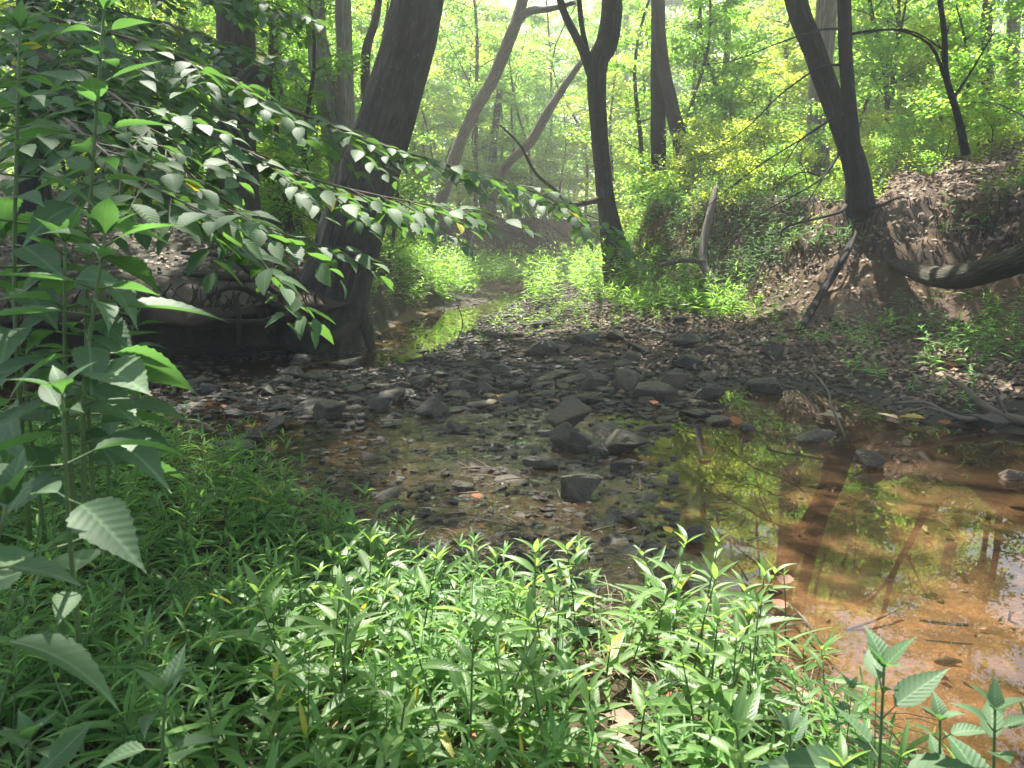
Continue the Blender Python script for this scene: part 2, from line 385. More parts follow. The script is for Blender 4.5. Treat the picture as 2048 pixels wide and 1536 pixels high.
#            x     y     w    zf    zt   rise
RBANK = [(24, 1.0, 1.1, .30, 1.9, .22), (12, 5.2, 1.1, .35, 2.0, .22), (8, 7.0, 1.1, .38, 2.0, .24), (5.8, 7.7, 1.4, .36, 1.95, .34),
         (5.0, 8.5, 1.5, .36, 1.85, .34), (3.7, 8.75, 1.65, .34, 1.7, .22), (2.85, 10.5, 1.7, .30, 1.8, .10), (2.25, 12.8, 1.1, .25, 1.95, .04),
         (1.85, 14.6, .8, .22, 2.05, .03), (2.1, 18, 1.6, .25, 1.9, .03), (3.6, 21, 2, .4, 1.9, .03), (9, 24, 2, .5, 1.9, .03), (30, 30, 2, .6, 1.9, .03)]
LBANK = [(-24, 3.0, .35, .1, 1.05, .10), (-8, 7.2, .35, .1, .95, .30), (-4.6, 8.6, .3, .05, .9, .32), (-2.6, 9.0, .3, .05, .88, .28), (-2.15, 9.6, .5, .05, .95, .18),
         (-2.1, 11.5, .9, .05, 1.15, .10), (-1.7, 14, 1.3, .05, 1.25, .07), (-1.25, 15.6, 1.4, .08, 1.2, .06), (-1.5, 17.5, 2.2, .2, 1.2, .05), (-3.2, 20, 2.5, .4, 1.3, .05),
         (-4.2, 22.5, 1.2, .5, 1.9, .03), (-3.0, 24, .6, .5, 2.0, .02), (0, 25, .6, .5, 2.05, .02), (3, 26, 1, .5, 2.0, .02), (9, 29, 2, .6, 1.9, .02), (30, 36, 2, .6, 1.9, .02)]
GRAVEL = [(24, -3), (12, 2), (6, 4.0), (3.45, 4.9), (2.95, 5.3), (2.9, 6.0), (2.55, 6.6), (1.9, 6.6), (1.1, 6.5), (-.3, 6.9), (-1.15, 7.8), (-.95, 9), (-.6, 11.6), (-.35, 14), (.2, 16.5), (1.0, 19.5), (6, 22.5), (24, 27)]
NEAR = [(-24, 3.5), (-7, 5.6), (-4, 5.2), (-2.7, 4.7), (-1.75, 4.15), (-1.05, 3.5), (-.68, 3.15), (-.35, 2.85), (-.13, 2.6), (.3, 2.45), (.75, 2.45), (.88, 2.2), (.98, 1.9), (1.1, 1.65), (1.5, 1.1), (3, 0), (8, -2), (24, -6)]
def prof(bank, x, y, sgn):
    s, t = polyd([b[:2] for b in bank], x, y); s = s * sgn
    A = np.asarray(bank); k = np.arange(len(A))
    w, zf, zt, up = [np.interp(t, k, A[:, i]) for i in (2, 3, 4, 5)]
    q = np.clip(s / w, 0, 1)
    wob = 0.10 * fbm(x * 1.3, y * 1.3, 2.0, 3)
    q = np.clip(q + wob * (q > 0) * 1.5, 0, 1)
    z = zf + (zt - zf) * (q ** (0.85 if sgn > 0 else 1.2)) + np.where(s > w, 2.2 * (1 - np.exp(-up * np.maximum(s - w, 0) / 2.2)), 0)
    z = np.where(s < 0, zf + s * 0.16, z)
    return z, s
def height(x, y, full=False):
    x = np.asarray(x, float); y = np.asarray(y, float)
    wx = x + 0.10 * fbm(x * 1.1, y * 1.1, 0.0, 3); wy = y + 0.10 * fbm(x * 1.1 + 9, y * 1.1, 5.0, 3)
    zr, sr = prof(RBANK, wx, wy, -1); zl, sl = prof(LBANK, wx, wy, 1)
    sg, _ = polyd(GRAVEL, wx, wy); sg = -sg
    sn, _ = polyd(NEAR, wx, wy); sn = -sn
    up = np.clip((y - 17) / 8, 0, 1) * 0.45
    bed = -0.07 - 0.07 * sstep(0, 1.2, -sg) * sstep(0, 1.0, -sn) + 0.035 * fbm(x * 2.2, y * 2.2, 1.0, 4) + up
    bar = np.exp(-((np.hypot((x + 1.0) * 0.32, (y - 6.3) * 0.75 + 0.10 * x)) ** 2) * 1.0) * 0.175
    bed = bed + bar
    zg = 0.02 + 0.085 * np.maximum(sg, 0) + 0.03 * fbm(x * 2.5, y * 2.5, 3.0, 4); zg = np.minimum(zg, 0.4) + up
    bed = np.where(sg > -0.25, bed + (np.maximum(zg, bed) - bed) * sstep(-0.25, 0.25, sg), bed)
    zn = 0.03 + 0.22 * (1 - np.exp(-np.maximum(sn, 0) / 0.9)) + 0.03 * fbm(x * 2, y * 2, 7.0, 3)
    bed = bed + (np.maximum(zn, bed) - bed) * sstep(-0.15, 0.2, sn)
    z = np.maximum(np.maximum(bed, zr), zl)
    rough = 0.06 * fbm(x * 2.4, y * 2.4, 9.0, 4) * sstep(0.3, 1.2, z) + 0.16 * fbm(x * 3.1, y * 3.1, 11.0, 4) * sstep(-.2, .5, sr) * sstep(2.6, 1.4, sr)
    z = z + rough
    if full: return z, sr, sl, sg, sn
    return z
def axis(*seg): return np.unique(np.round(np.concatenate([np.linspace(a, b, n) for a, b, n in seg]), 4))
gx = axis((-60, -9, 36), (-9, -4.5, 60), (-4.5, 7, 260), (7, 12, 50), (12, 60, 36))
gy = axis((-4, 0.6, 24), (0.6, 4, 90), (4, 13, 215), (13, 28, 150), (28, 90, 50))
GX, GY = np.meshgrid(gx, gy); GZ, SR, SL, SG, SN = height(GX, GY, True)
nx, ny = len(gx), len(gy)
def hgrid(x, y):
    i = np.clip(np.searchsorted(gx, x) - 1, 0, nx - 2); j = np.clip(np.searchsorted(gy, y) - 1, 0, ny - 2)
    a = np.clip((x - gx[i]) / (gx[i + 1] - gx[i]), 0, 1); b = np.clip((y - gy[j]) / (gy[j + 1] - gy[j]), 0, 1)
    return (GZ[j, i] * (1 - a) + GZ[j, i + 1] * a) * (1 - b) + (GZ[j + 1, i] * (1 - a) + GZ[j + 1, i + 1] * a) * b
def hz(x, y): return float(hgrid(np.array([x]), np.array([y]))[0])
def on_ground(px, py, ymin=0.6, ymax=45):
    """where the sight line of a photo pixel meets the terrain"""
    d = ray(px, py); Y = np.linspace(ymin, ymax, 1600); Q = ORG + d[None] * (Y / d[1])[:, None]
    h = hgrid(Q[:, 0], Q[:, 1]); k = np.nonzero(Q[:, 2] < h)[0]
    i = k[0] if len(k) else -1
    q = Q[i].copy(); q[2] = h[i]; return q

V = np.stack([GX, GY, GZ], -1).reshape(-1, 3)
ii = (np.arange(ny - 1)[:, None] * nx + np.arange(nx - 1)[None]).reshape(-1)
f4 = np.stack([ii, ii + 1, ii + nx + 1, ii + nx], 1)
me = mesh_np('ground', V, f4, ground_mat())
nz = fbm(GX * 1.5, GY * 1.5, 4.0, 4)
barv = np.exp(-((np.hypot((GX + 1.0) * 0.32, (GY - 6.3) * 0.75 + 0.10 * GX)) ** 2) * 1.0) * 0.175
litter = sstep(0.2, 0.9, SR - 0.9 + nz * 0.8) + sstep(0.1, 0.7, SL - 0.4 + nz * 0.6) + 0.8 * sstep(0.3, 1.0, SG + nz * 0.6) * (SR < 0.3) * sstep(0.8, 2.0, GX * 0.7)
litter = np.clip(litter, 0, 1) * 0.9
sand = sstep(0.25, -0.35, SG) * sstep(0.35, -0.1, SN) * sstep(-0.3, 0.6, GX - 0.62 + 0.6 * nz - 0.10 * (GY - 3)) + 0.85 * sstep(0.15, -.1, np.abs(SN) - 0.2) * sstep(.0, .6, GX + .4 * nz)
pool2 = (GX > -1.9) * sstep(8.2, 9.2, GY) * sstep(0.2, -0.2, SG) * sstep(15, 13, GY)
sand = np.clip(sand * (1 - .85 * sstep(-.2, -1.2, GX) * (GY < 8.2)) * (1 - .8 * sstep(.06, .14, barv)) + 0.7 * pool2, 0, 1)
sand = sand * (1 - .6 * sstep(3.6, 4.6, GY + .25 * nz) * (GX > 0) * (GY < 7.5))  # upper pool bottom darkened: its shade is put into the bed colour
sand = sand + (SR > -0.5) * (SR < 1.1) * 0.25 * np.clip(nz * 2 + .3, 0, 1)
silt_and_shade = sstep(0.9, -0.2, SG) * sstep(0.4, -0.1, SN) * (1 - np.clip(sand, 0, 1)) * (GY < 17) + 0.75 * sstep(-0.2, 0.4, SG) * sstep(2.2, 0.4, SG) * (SR < 0)
silt_and_shade = np.clip(silt_and_shade + 0.5 * sstep(0.3, 0.8, SN), 0, 1)
zone = np.stack([litter, np.clip(sand, 0, 1), silt_and_shade, np.ones_like(silt_and_shade)], -1).reshape(-1, 4).astype(np.float32)
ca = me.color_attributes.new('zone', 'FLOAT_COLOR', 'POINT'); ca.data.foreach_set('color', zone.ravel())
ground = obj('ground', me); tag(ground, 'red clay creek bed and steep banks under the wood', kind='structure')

wx_ = axis((-30, -5, 30), (-5, -2, 60), (-2, 1.6, 200), (1.6, 4, 90), (4, 30, 30)); wy_ = axis((-3, 1.2, 10), (1.2, 2.0, 25), (2.0, 6.4, 240), (6.4, 10, 70), (10, 18, 50), (18, 22, 6))
WX, WY = np.meshgrid(wx_, wy_)
wi = (np.arange(len(wy_) - 1)[:, None] * len(wx_) + np.arange(len(wx_) - 1)[None]).reshape(-1)
riff = np.exp(-((WX + .35) / 1.0) ** 2) * sstep(6.4, 5.2, WY) * sstep(1.9, 2.5, WY) * sstep(.95, .35, WX - .08 * (WY - 3))
riff = np.clip(riff * (0.9 + 1.1 * fbm(WX * 1.2, WY * 1.2, 8.0, 3)), 0, 1)
rp = fbm(WX * 9 + 2 * fbm(WX * 2, WY * 2, 1.), WY * 15, 2.0, 3) + .6 * np.abs(fbm(WX * 5, WY * 17, 5.0, 2))
WZ = .022 * riff * rp + .00012 * fbm(WX * 4, WY * 7, 6.0, 2)
me = mesh_np('water', np.stack([WX, WY, WZ], -1).reshape(-1, 3), np.stack([wi, wi + 1, wi + len(wx_) + 1, wi + len(wx_)], 1), water_mat())
zone = np.stack([riff, riff, riff, np.ones_like(riff)], -1).reshape(-1, 4).astype(np.float32)
ca = me.color_attributes.new('zone', 'FLOAT_COLOR', 'POINT'); ca.data.foreach_set('color', zone.ravel())
tag(obj('water', me), 'shallow brown creek water with ripples over stones', kind='structure')

# ------------------------------------------------------------------ sun patches: chosen spots, kept sunlit by cutting crown leaves from the sun's path
PATCH = []
def patch(px, py, r, Y=None, p=1.0):
    c = at(px, py, Y) if Y else on_ground(px, py); PATCH.append((c, r, p))
for a in [(1540, 410, .8), (1640, 375, .8), (1700, 430, .6), (1760, 400, .8), (1810, 360, .7), (1900, 335, .4), (1400, 420, .6), (1530, 520, .5), (1600, 555, .42), (1490, 610, .5), (1450, 640, .35), (1680, 560, .3),
          (1900, 700, .33), (1960, 770, .22), (1880, 750, .2), (1000, 560, 1.5), (1120, 590, .8), (1200, 560, .8), (880, 510, 1.2), (950, 545, 1.3), (1080, 480, 1.5), (1190, 610, .6), (1030, 655, .22), (1130, 660, .16),
          (330, 520, .3), (290, 585, .25), (560, 470, .3), (270, 480, .35), (400, 420, .3), (140, 410, .35), (860, 620, .3), (800, 772, .04), (790, 765, .05), (410, 810, .05), (1310, 690, .1),
          (1000, 1250, .36), (1180, 1300, .36), (880, 1190, .18), (1100, 1440, .32), (1340, 1310, .36), (760, 1290, .14), (1450, 1400, .24), (1280, 1480, .32), (930, 1380, .15), (1600, 1380, .2), (1600, 1480, .2), (700, 1420, .12), (1430, 1240, .2),
          (1700, 1270, .18), (1780, 1330, .25), (1900, 1290, .25), (1900, 1420, .3), (2000, 1230, .18), (1650, 1000, .07), (1880, 990, .2), (1960, 1010, .12), (1560, 1180, .1), (1230, 1060, .08), (950, 1060, .07), (790, 1010, .05), (1000, 1010, .18), (1080, 1090, .2), (900, 1130, .15), (700, 930, .12), (1180, 1150, .15), (820, 940, .1), (1300, 1010, .1), (1960, 700, .2), (1480, 880, .06), (450, 1350, .1), (300, 1450, .12)]: patch(*a)
for a in [(130, 490, .10, 1.35), (240, 505, .08, 1.35), (110, 800, .10, .9), (330, 1390, .1, 1.1), (1760, 1440, .12, 1.2), (90, 1090, .1, .75)]: patch(*a)
patch(1040, 1040, .75, None, .36); patch(800, 960, .45, None, .3); patch(1120, 1170, .35, None, .6); patch(1080, 660, .9, None, .4); patch(1700, 1050, .6, None, .3); patch(420, 1250, .9, None, .22); patch(250, 1420, .7, None, .3); patch(300, 1060, .8, None, .15); patch(1050, 1330, .6, None, .95); patch(1000, 1480, .5, None, .85); patch(620, 1420, .45, None, .6); patch(1300, 1390, .45, None, .9); patch(820, 1330, .4, None, .6); patch(120, 700, .35, 1.5, .12); patch(1810, 1450, .32, 1.1, .9); patch(1990, 1450, .22, 1.02, .9)
PC = np.array([p[0] for p in PATCH]); PRD = np.array([p[1] for p in PATCH]); PPR = np.array([p[2] for p in PATCH])
def sun_gap(Q, soft=0.25):
    """True where a leaf at Q would shade a sun patch"""
    hit = np.zeros(len(Q), bool)
    for c, r, pr in zip(PC, PRD, PPR):
        d = Q - c; t = d @ SUNV; d = d - t[:, None] * SUNV
        hit |= (np.linalg.norm(d, axis=1) < (r + 0.06) * (1 - soft + 2 * soft * RNG.random(len(Q)))) & (t > 1.6) & (RNG.random(len(Q)) < pr)
    return hit

# ------------------------------------------------------------------ leaves
def leaf_tpl(rows=4, width=0.3, peak=0.4, fold=0.12, curl=0.25, serr=0.0, point=1.0):
    """a leaf along +y of length 1, folded on its midrib, tip curling down; 3 vertices per row"""
    t = np.linspace(0, 1, rows + 1)
    w = np.where(t < peak, np.sin(t / peak * math.pi / 2) ** 0.8, np.cos((t - peak) / (1 - peak) * math.pi / 2) ** point) * width / 2
    w = np.maximum(w, 0.006)
    if serr: w = w * (1 + serr * np.where(np.arange(rows + 1) % 2 == 0, 1, -1))
    y = t - 0.12 * curl * t ** 2; z = -curl * t ** 2 * 0.6
    V = np.zeros((rows + 1, 3, 3)); V[:, 0, 0] = -w; V[:, 2, 0] = w
    V[:, :, 1] = y[:, None]; V[:, :, 2] = z[:, None]; V[:, 0, 2] += w * fold * 2; V[:, 2, 2] += w * fold * 2
    uv = np.zeros((rows + 1, 3, 2)); uv[:, 0, 0] = 0.5 - w / width; uv[:, 1, 0] = .5; uv[:, 2, 0] = 0.5 + w / width; uv[:, :, 1] = t[:, None]
    i = np.arange(rows)[:, None] * 3 + np.arange(2)[None]
    f = np.stack([i, i + 1, i + 4, i + 3], -1).reshape(-1, 4)
    return V.reshape(-1, 3), f, uv.reshape(-1, 2)
TPL = {
    'lance': [leaf_tpl(4, .16, .35, .25, c, 0, 1.0) for c in (.25, .5, .8)],
    'smart': [leaf_tpl(6, .225, .33, .25, c, 0, 1.15) for c in (.2, .45, .7)],
    'nettle': [leaf_tpl(22, .42, .30, .16, c, .06, 1.35) for c in (.1, .35, .7)],
    'beech': [leaf_tpl(10, .50, .42, .14, c, .05, 1.0) for c in (.15, .3, .5)],
    'blade': [leaf_tpl(5, .045, .3, .3, c, 0, .8) for c in (.4, .9, 1.4)],
    'small': [leaf_tpl(2, .55, .45, .12, .2)],
    'tiny': [(np.array([[0, 0, 0], [.3, .45, .06], [0, 1, -.08], [-.3, .45, .06]]), np.array([[0, 1, 2, 3]]), np.array([[.5, 0], [1, .5], [.5, 1], [0, .5]]))],
}
def frames(D, Nn):
    D = unit(D); X = unit(np.cross(D, Nn)); Z = np.cross(X, D); return np.stack([X, D, Z], -2)   # rows
def scatter(mb, tpl, P, D, Nn, S):
    """merge one leaf per row of P into mb"""
    if len(P) == 0: return
    TV, TF, TU = tpl; B = frames(D, Nn)
    V = P[:, None] + np.einsum('vk,nkj->nvj', TV, B) * np.asarray(S)[:, None, None]
    n, v = len(P), len(TV)
    f = (TF[None] + (np.arange(n) * v)[:, None, None]).reshape(-1, TF.shape[1])
    mb.add(V.reshape(-1, 3), f if f.shape[1] == 4 else None, f if f.shape[1] == 3 else None, np.tile(TU, (n, 1)))
def scatter_mix(mb, kind, P, D, Nn, S):
    k = RNG.integers(0, len(TPL[kind]), len(P))
    for i, t in enumerate(TPL[kind]):
        s = k == i; scatter(mb, t, P[s], D[s], Nn[s], S[s])
def rand_dirs(n, zmean=0.0, zs=0.4):
    a = RNG.random(n) * 2 * math.pi; return unit(np.stack([np.cos(a), np.sin(a), zmean + zs * RNG.standard_normal(n)], 1))
def rand_up(n, s=0.5):
    return unit(np.stack([s * RNG.standard_normal(n), s * RNG.standard_normal(n), np.ones(n)], 1))
LEAFM = {k: [mesh_np(k + '_leaf', *[t[0], t[1]], M[m], t[2]) for t in TPL[k]] for k, m in (('lance', 'leaf_cover'), ('smart', 'leaf_smart'), ('nettle', 'leaf_nettle'), ('beech', 'leaf_beech'))}
def leaf_objects(parent, kind, P, D, Nn, S, base, name='leaf'):
    B = frames(np.asarray(D), np.asarray(Nn)); ms = LEAFM[kind]
    for i in range(len(P)):
        o = bpy.data.objects.new(name, ms[random.randrange(len(ms))]); COL.objects.link(o); o.parent = parent
        m = Matrix(((*B[i][:, 0],), (*B[i][:, 1],), (*B[i][:, 2],)))   # columns are local axes
        m = Matrix([[B[i][c][r] * S[i] for c in range(3)] for r in range(3)]).to_4x4()
        m.translation = Vector(P[i] - base); o.matrix_basis = m

# ------------------------------------------------------------------ rocks
def rock_mesh(name, mat, seed, n=14, flat=1.0, detail=2):
    """an angular stone of unit size: hull of random points, split and roughened"""
    import bmesh
    rg = np.random.default_rng(seed); bm = bmesh.new()
    p = unit(rg.standard_normal((n, 3))) * (0.42 + 0.12 * rg.random((n, 1))); p[:, 2] *= flat
    for q in p: bm.verts.new(q)
    bmesh.ops.convex_hull(bm, input=bm.verts)
    loose = [v for v in bm.verts if not v.link_faces]
    if loose: bmesh.ops.delete(bm, geom=loose, context='VERTS')
    bmesh.ops.dissolve_limit(bm, angle_limit=R(14), verts=bm.verts, edges=bm.edges)
    bmesh.ops.bevel(bm, geom=list(bm.edges), offset=0.028, segments=1, affect='EDGES', profile=0.5)
    bmesh.ops.triangulate(bm, faces=bm.faces)
    if detail: bmesh.ops.subdivide_edges(bm, edges=[e for e in bm.edges if e.calc_length() > 0.12], cuts=detail, use_grid_fill=True); bmesh.ops.triangulate(bm, faces=bm.faces)
    for v in bm.verts:
        c = v.co; k = 0.07 * float(fbm(c.x * 3 + seed, c.y * 3, c.z * 3, 2)) + 0.05 * float(fbm(c.x * 9 + seed, c.y * 9, c.z * 9, 2)); v.co = c * (1 + k)
    me = bpy.data.meshes.new(name); bm.to_mesh(me); bm.free(); me.materials.append(mat)
    return me
M['rock_brown_dark'] = rock_mat('brown_boulder_rock', (0.07, 0.05, 0.036), (0.125, 0.09, 0.06), 0.5, 0.25)
ROCKV = [rock_mesh('stone', M[('rock', 'rock_moss', 'rock', 'rock_brown_dark', 'rock', 'rock')[i % 6]], 100 + i, 12 + i % 5, (1.0, .7, .5)[i % 3], 2) for i in range(18)]
ROCKL = [rock_mesh('stone', M['rock'], 200 + i, 10, (1.0, .7, .5)[i % 3], 0) for i in range(12)]
#        px    py   w    h   material  depth/width  label
ROCKS = [(1125, 868, 122, 92, 'rock_brown_dark', .8, 'large flat faced brown boulder in the middle of the rock bar'),
         (1128, 896, 58, 84, 'rock', .6, 'narrow upright dark wedge of rock against the brown boulder'),
         (1158, 905, 84, 48, 'rock', .8, 'dark angular rock at the foot of the upright wedge'),
         (1252, 913, 128, 66, 'rock_moss', .8, 'wide low mossy slab beside the wet stick'),
         (1196, 918, 52, 44, 'rock', .7, 'small black stone between the upright wedge and the mossy slab'),
         (1160, 1003, 118, 74, 'rock_moss', .7, 'mossy triangular rock standing alone in the riffle'),
         (1396, 1090, 62, 48, 'rock', .8, 'pointed dark stone in the clear shallows past the stick end'),
         (1745, 938, 66, 48, 'rock', .7, 'pointed grey rock rising alone from the brown pool'),
         (1636, 888, 92, 38, 'rock', .6, 'tilted flat slab in the pool under the hanging twig'),
         (1495, 868, 34, 32, 'rock', .8, 'small round black stone alone in the pool near the rock bar'),
         (1545, 787, 88, 40, 'rock', .7, 'shiny wet black slab at the far edge of the pool'),
         (1414, 800, 84, 40, 'rock', .6, 'long dark slab lying at the pool edge under a broken stub'),
         (1320, 806, 100, 54, 'rock_moss', .7, 'pale mossy slab leaning on the rock bar by the orange leaf'),
         (1250, 790, 72, 66, 'rock_moss', .8, 'tall greenish block behind the pale mossy slab'),
         (1546, 720, 54, 52, 'rock', .8, 'dark square block on the leaf littered gravel past the pool'),
         (926, 795, 74, 54, 'rock', .9, 'rounded dark block in the centre of the rock bar'),
         (545, 862, 74, 34, 'rock', .7, 'flat dark stone at the edge of the shaded pebbles'),
         (448, 922, 122, 54, 'rock', .5, 'long dark slab half under water near the green bank'),
         (655, 840, 78, 56, 'rock', .8, 'bulky black rock among the shaded pebbles'),
         (1086, 940, 86, 34, 'rock', .5, 'thin flat slab lying across the riffle'),
         (1244, 944, 66, 30, 'rock_moss', .6, 'low brown stone below the wide mossy slab'),
         (650, 1066, 108, 62, 'rock_moss', .7, 'dark smooth rock behind the tips of the green plants'),
         (1990, 862, 112, 40, 'rock', .6, 'wide wet slab under the driftwood branch'),
         (1262, 1045, 54, 32, 'rock_brown', .7, 'brown rough stone with a flat top in the shallow riffle'),
         (1371, 1190, 54, 46, 'rock_brown', .8, 'reddish stone on the orange sand by the smartweed'),
         (1318, 1262, 66, 66, 'rock_grey', .8, 'grey speckled stone standing among the smartweed stems'),
         (1080, 716, 78, 48, 'rock', .8, 'dark hump shaped rock at the upstream end of the rock bar'),
         (1236, 684, 60, 36, 'rock_moss', .8, 'tan green rounded rock on the far gravel'),
         (962, 818, 78, 26, 'rock', .6, 'thin dark slab lying flat in front of the rounded block'),
         (684, 740, 80, 32, 'rock_moss', .7, 'long brown stone at the mouth of the dark hollow'),
         (600, 738, 44, 28, 'rock', .8, 'small grey stone at the rim of the dark pool'),
         (2028, 962, 54, 30, 'rock_brown', .6, 'pinkish flat rock breaking the pool surface by the far shore'),
         (1380, 742, 72, 50, 'rock', .8, 'black blocky rock where the gravel meets the pool'),
         (1375, 700, 70, 42, 'rock', .7, 'dark slab tilted on the gravel behind the black block'),
         (1040, 790, 54, 44, 'rock_brown_dark', .8, 'upright brown stone just behind the large brown boulder'),
         (1160, 815, 92, 40, 'rock_moss', .6, 'mossy slab resting behind the large brown boulder'),
         (985, 722, 60, 24, 'rock_grey', .7, 'pale tan flat stone in the sun beside the upstream pool'),
         (765, 825, 66, 42, 'rock', .8, 'dark chunk with a pale edge in the shaded rock bar'),
         (860, 835, 78, 50, 'rock', .7, 'black slanted rock near the yellow leaf'),
         (925, 985, 50, 26, 'rock', .8, 'small dark stone parting the riffle water'),
         (1280, 710, 66, 36, 'rock', .7, 'flat dark rock on the gravel near the sunlit root'),
         (1170, 690, 60, 34, 'rock', .7, 'dark stone set between pale gravel on the upper bar')]
used = []
def place_rock(me, p, w, h, dr, label, group=None, sink=0.25):
    o = obj('rock', me); s = 1.0 / 0.92
    o.scale = (w * s, w * dr * s, h * s * (1 + sink))
    o.location = Vector((p[0], p[1] + w * dr * 0.35, max(p[2], -.03) + h * 0.5 * (1 - sink)))
    o.rotation_euler = (random.uniform(-.15, .15), random.uniform(-.2, .2), random.uniform(-.5, .5))
    tag(o, label, 'rock', group); used.append((p[0], p[1] + w * dr * .35, w * .45)); return o
for i, (px, py, w, h, mt, dr, lb) in enumerate(ROCKS):
    h *= .85
    p = on_z(px, py, 0.0) if py > 745 else on_ground(px, py)
    k = p[1] / F * 1.02
    place_rock(rock_mesh('stone', M[mt], 300 + i, 11 + i % 4, .85, 2), p, w * k, h * k, dr, lb)
# the many look-alike stones
def fill_rocks(n, pick, smin, smax, label, group, mats=('rock', 'rock', 'rock_moss')):
    c = 0; tries = 0
    while c < n and tries < n * 30:
        tries += 1
        px, py = pick()
        p = on_ground(px, py); w = random.uniform(smin, smax) * random.choice((.7, 1, 1, 1.25))
        if any((p[0] - a) ** 2 + (p[1] - b) ** 2 < (0.72 * (r + w * .45)) ** 2 for a, b, r in used): continue
        me = random.choice(ROCKV)
        place_rock(me, p, w, w * random.uniform(.24, .52), random.uniform(.6, .95), label, group, .45); c += 1
def tri(a, b): return random.triangular(a, b)
fill_rocks(110, lambda: (random.uniform(560, 1440), random.triangular(680, 900, 800)), .15, .30, 'dark wet stone among many like it on the central rock bar', 'stones of the central rock bar')
fill_rocks(44, lambda: (random.uniform(240, 740), random.triangular(765, 900, 830)), .11, .24, 'dark flat stone among many like it in the shaded pebbles by the hollow', 'stones in the shaded pebbles')
fill_rocks(62, lambda: (random.uniform(500, 1330), random.uniform(890, 1210)), .08, .2, 'small wet stone breaking the water of the riffle like many others', 'stones in the riffle')
fill_rocks(34, lambda: (random.uniform(960, 1560), random.uniform(625, 720)), .10, .24, 'brownish stone lying on the far gravel like many others', 'stones on the far gravel', ('rock_moss',))
fill_rocks(8, lambda: (random.uniform(960, 1560), random.uniform(1180, 1290)), .05, .1, 'small stone on the wet orange shore like many others', 'stones on the orange shore')
# rubble between them, past counting
mb = MB()
for mesh_ in ROCKL:
    nv = len(mesh_.vertices); co = np.empty(nv * 3); mesh_.vertices.foreach_get('co', co); co = co.reshape(-1, 3); fc = np.array([p.vertices[:] for p in mesh_.polygons])
    k = 0
    while k < 240:
        px, py = (random.uniform(300, 1440), random.triangular(640, 900, 800)) if random.random() < .45 else (random.uniform(440, 1350), random.uniform(880, 1240))
        p = on_ground(px, py); w = random.uniform(.05, .13) * (1 if py < 900 else .7); h = w * random.uniform(.25, .55); a = random.uniform(0, 6.28); c_, s_ = math.cos(a), math.sin(a)
        q = co * [w, w * .75, h]; q = np.stack([q[:, 0] * c_ - q[:, 1] * s_, q[:, 0] * s_ + q[:, 1] * c_, q[:, 2]], 1) + [p[0], p[1], max(p[2], -.004) + h * .2]
        mb.add(q, None, fc); k += 1
tag(obj('rubble', mb.mesh('rubble', M['rock'], False)), 'small dark stones filling the gaps of the rock bar', kind='stuff')
# pebbles nobody could count
mb = MB(); ico_v = np.array([[1, 0, 0], [-1, 0, 0], [0, 1, 0], [0, -1, 0], [0, 0, 1], [0, 0, -1]], float) * .5
ico_f = np.array([[0, 2, 4], [2, 1, 4], [1, 3, 4], [3, 0, 4], [2, 0, 5], [1, 2, 5], [3, 1, 5], [0, 3, 5]])
n = 30000
X = RNG.uniform(-6, 5, n); Y = RNG.uniform(2.3, 20, n); Z, sr, sl, sg, sn = height(X, Y, True)
dens = (sr < .1) * (sl < .1) * (sn < .15) * np.clip(0.25 + .9 * sstep(-1.2, 0.2, sg) + 0.8 * (X < .4) * (Y < 8) + .5 * fbm(X * 1.5, Y * 1.5, 2.), 0, 1) * np.where((X > .6) & (sg < -.15) & (Y < 7), .12, 1.0) * np.where((X < -1.7) & (Y > 7.1), 0, 1)
k = RNG.random(n) < dens; X, Y, Z = X[k], Y[k], Z[k]; n = len(X)
S = RNG.uniform(.02, .085, n) * np.where(RNG.random(n) < .15, 1.5, 1)
E = np.stack([X, Y, Z + .1 * S], 1)[:, None] + (ico_v[None] * (1 + .5 * RNG.standard_normal((n, 6, 3)) * .5)) * (S[:, None] * np.stack([np.ones(n), RNG.uniform(.5, 1, n), RNG.uniform(.3, .7, n)], 1))[:, None]
mb.add(E.reshape(-1, 3), None, (ico_f[None] + (np.arange(n) * 6)[:, None, None]).reshape(-1, 3))
tag(obj('gravel', mb.mesh('gravel', M['pebble'], False)), 'dark gravel and pebbles of the creek bed', kind='stuff')

# ------------------------------------------------------------------ trees that stand by the creek
def path_px(rows):
    """rows of (px, py, Y, width px) -> points and radii"""
    P = np.array([at(a, b, y) for a, b, y, w in rows]); r = np.array([w * y / F / 2 * .82 for a, b, y, w in rows]); return P, r
def crown_mesh(mb, C, rad, nclump, per, size, flat=.55, gaps=True, kind='tiny', clump_r=.75):
    """leaf clumps through an ellipsoid"""
    c = unit(RNG.standard_normal((nclump, 3))) * (RNG.random((nclump, 1)) ** .45) * np.asarray(rad) + np.asarray(C)
    P = np.repeat(c, per, 0) + RNG.standard_normal((nclump * per, 3)) * clump_r * np.array([1, 1, flat])
    if gaps: P = P[~sun_gap(P)]  # leaves between the sun and the chosen patches are dropped
    n = len(P)
    scatter_mix(mb, kind, P, rand_dirs(n, -.25, .35), rand_up(n, .55), size * RNG.uniform(.65, 1.3, n))
    return c
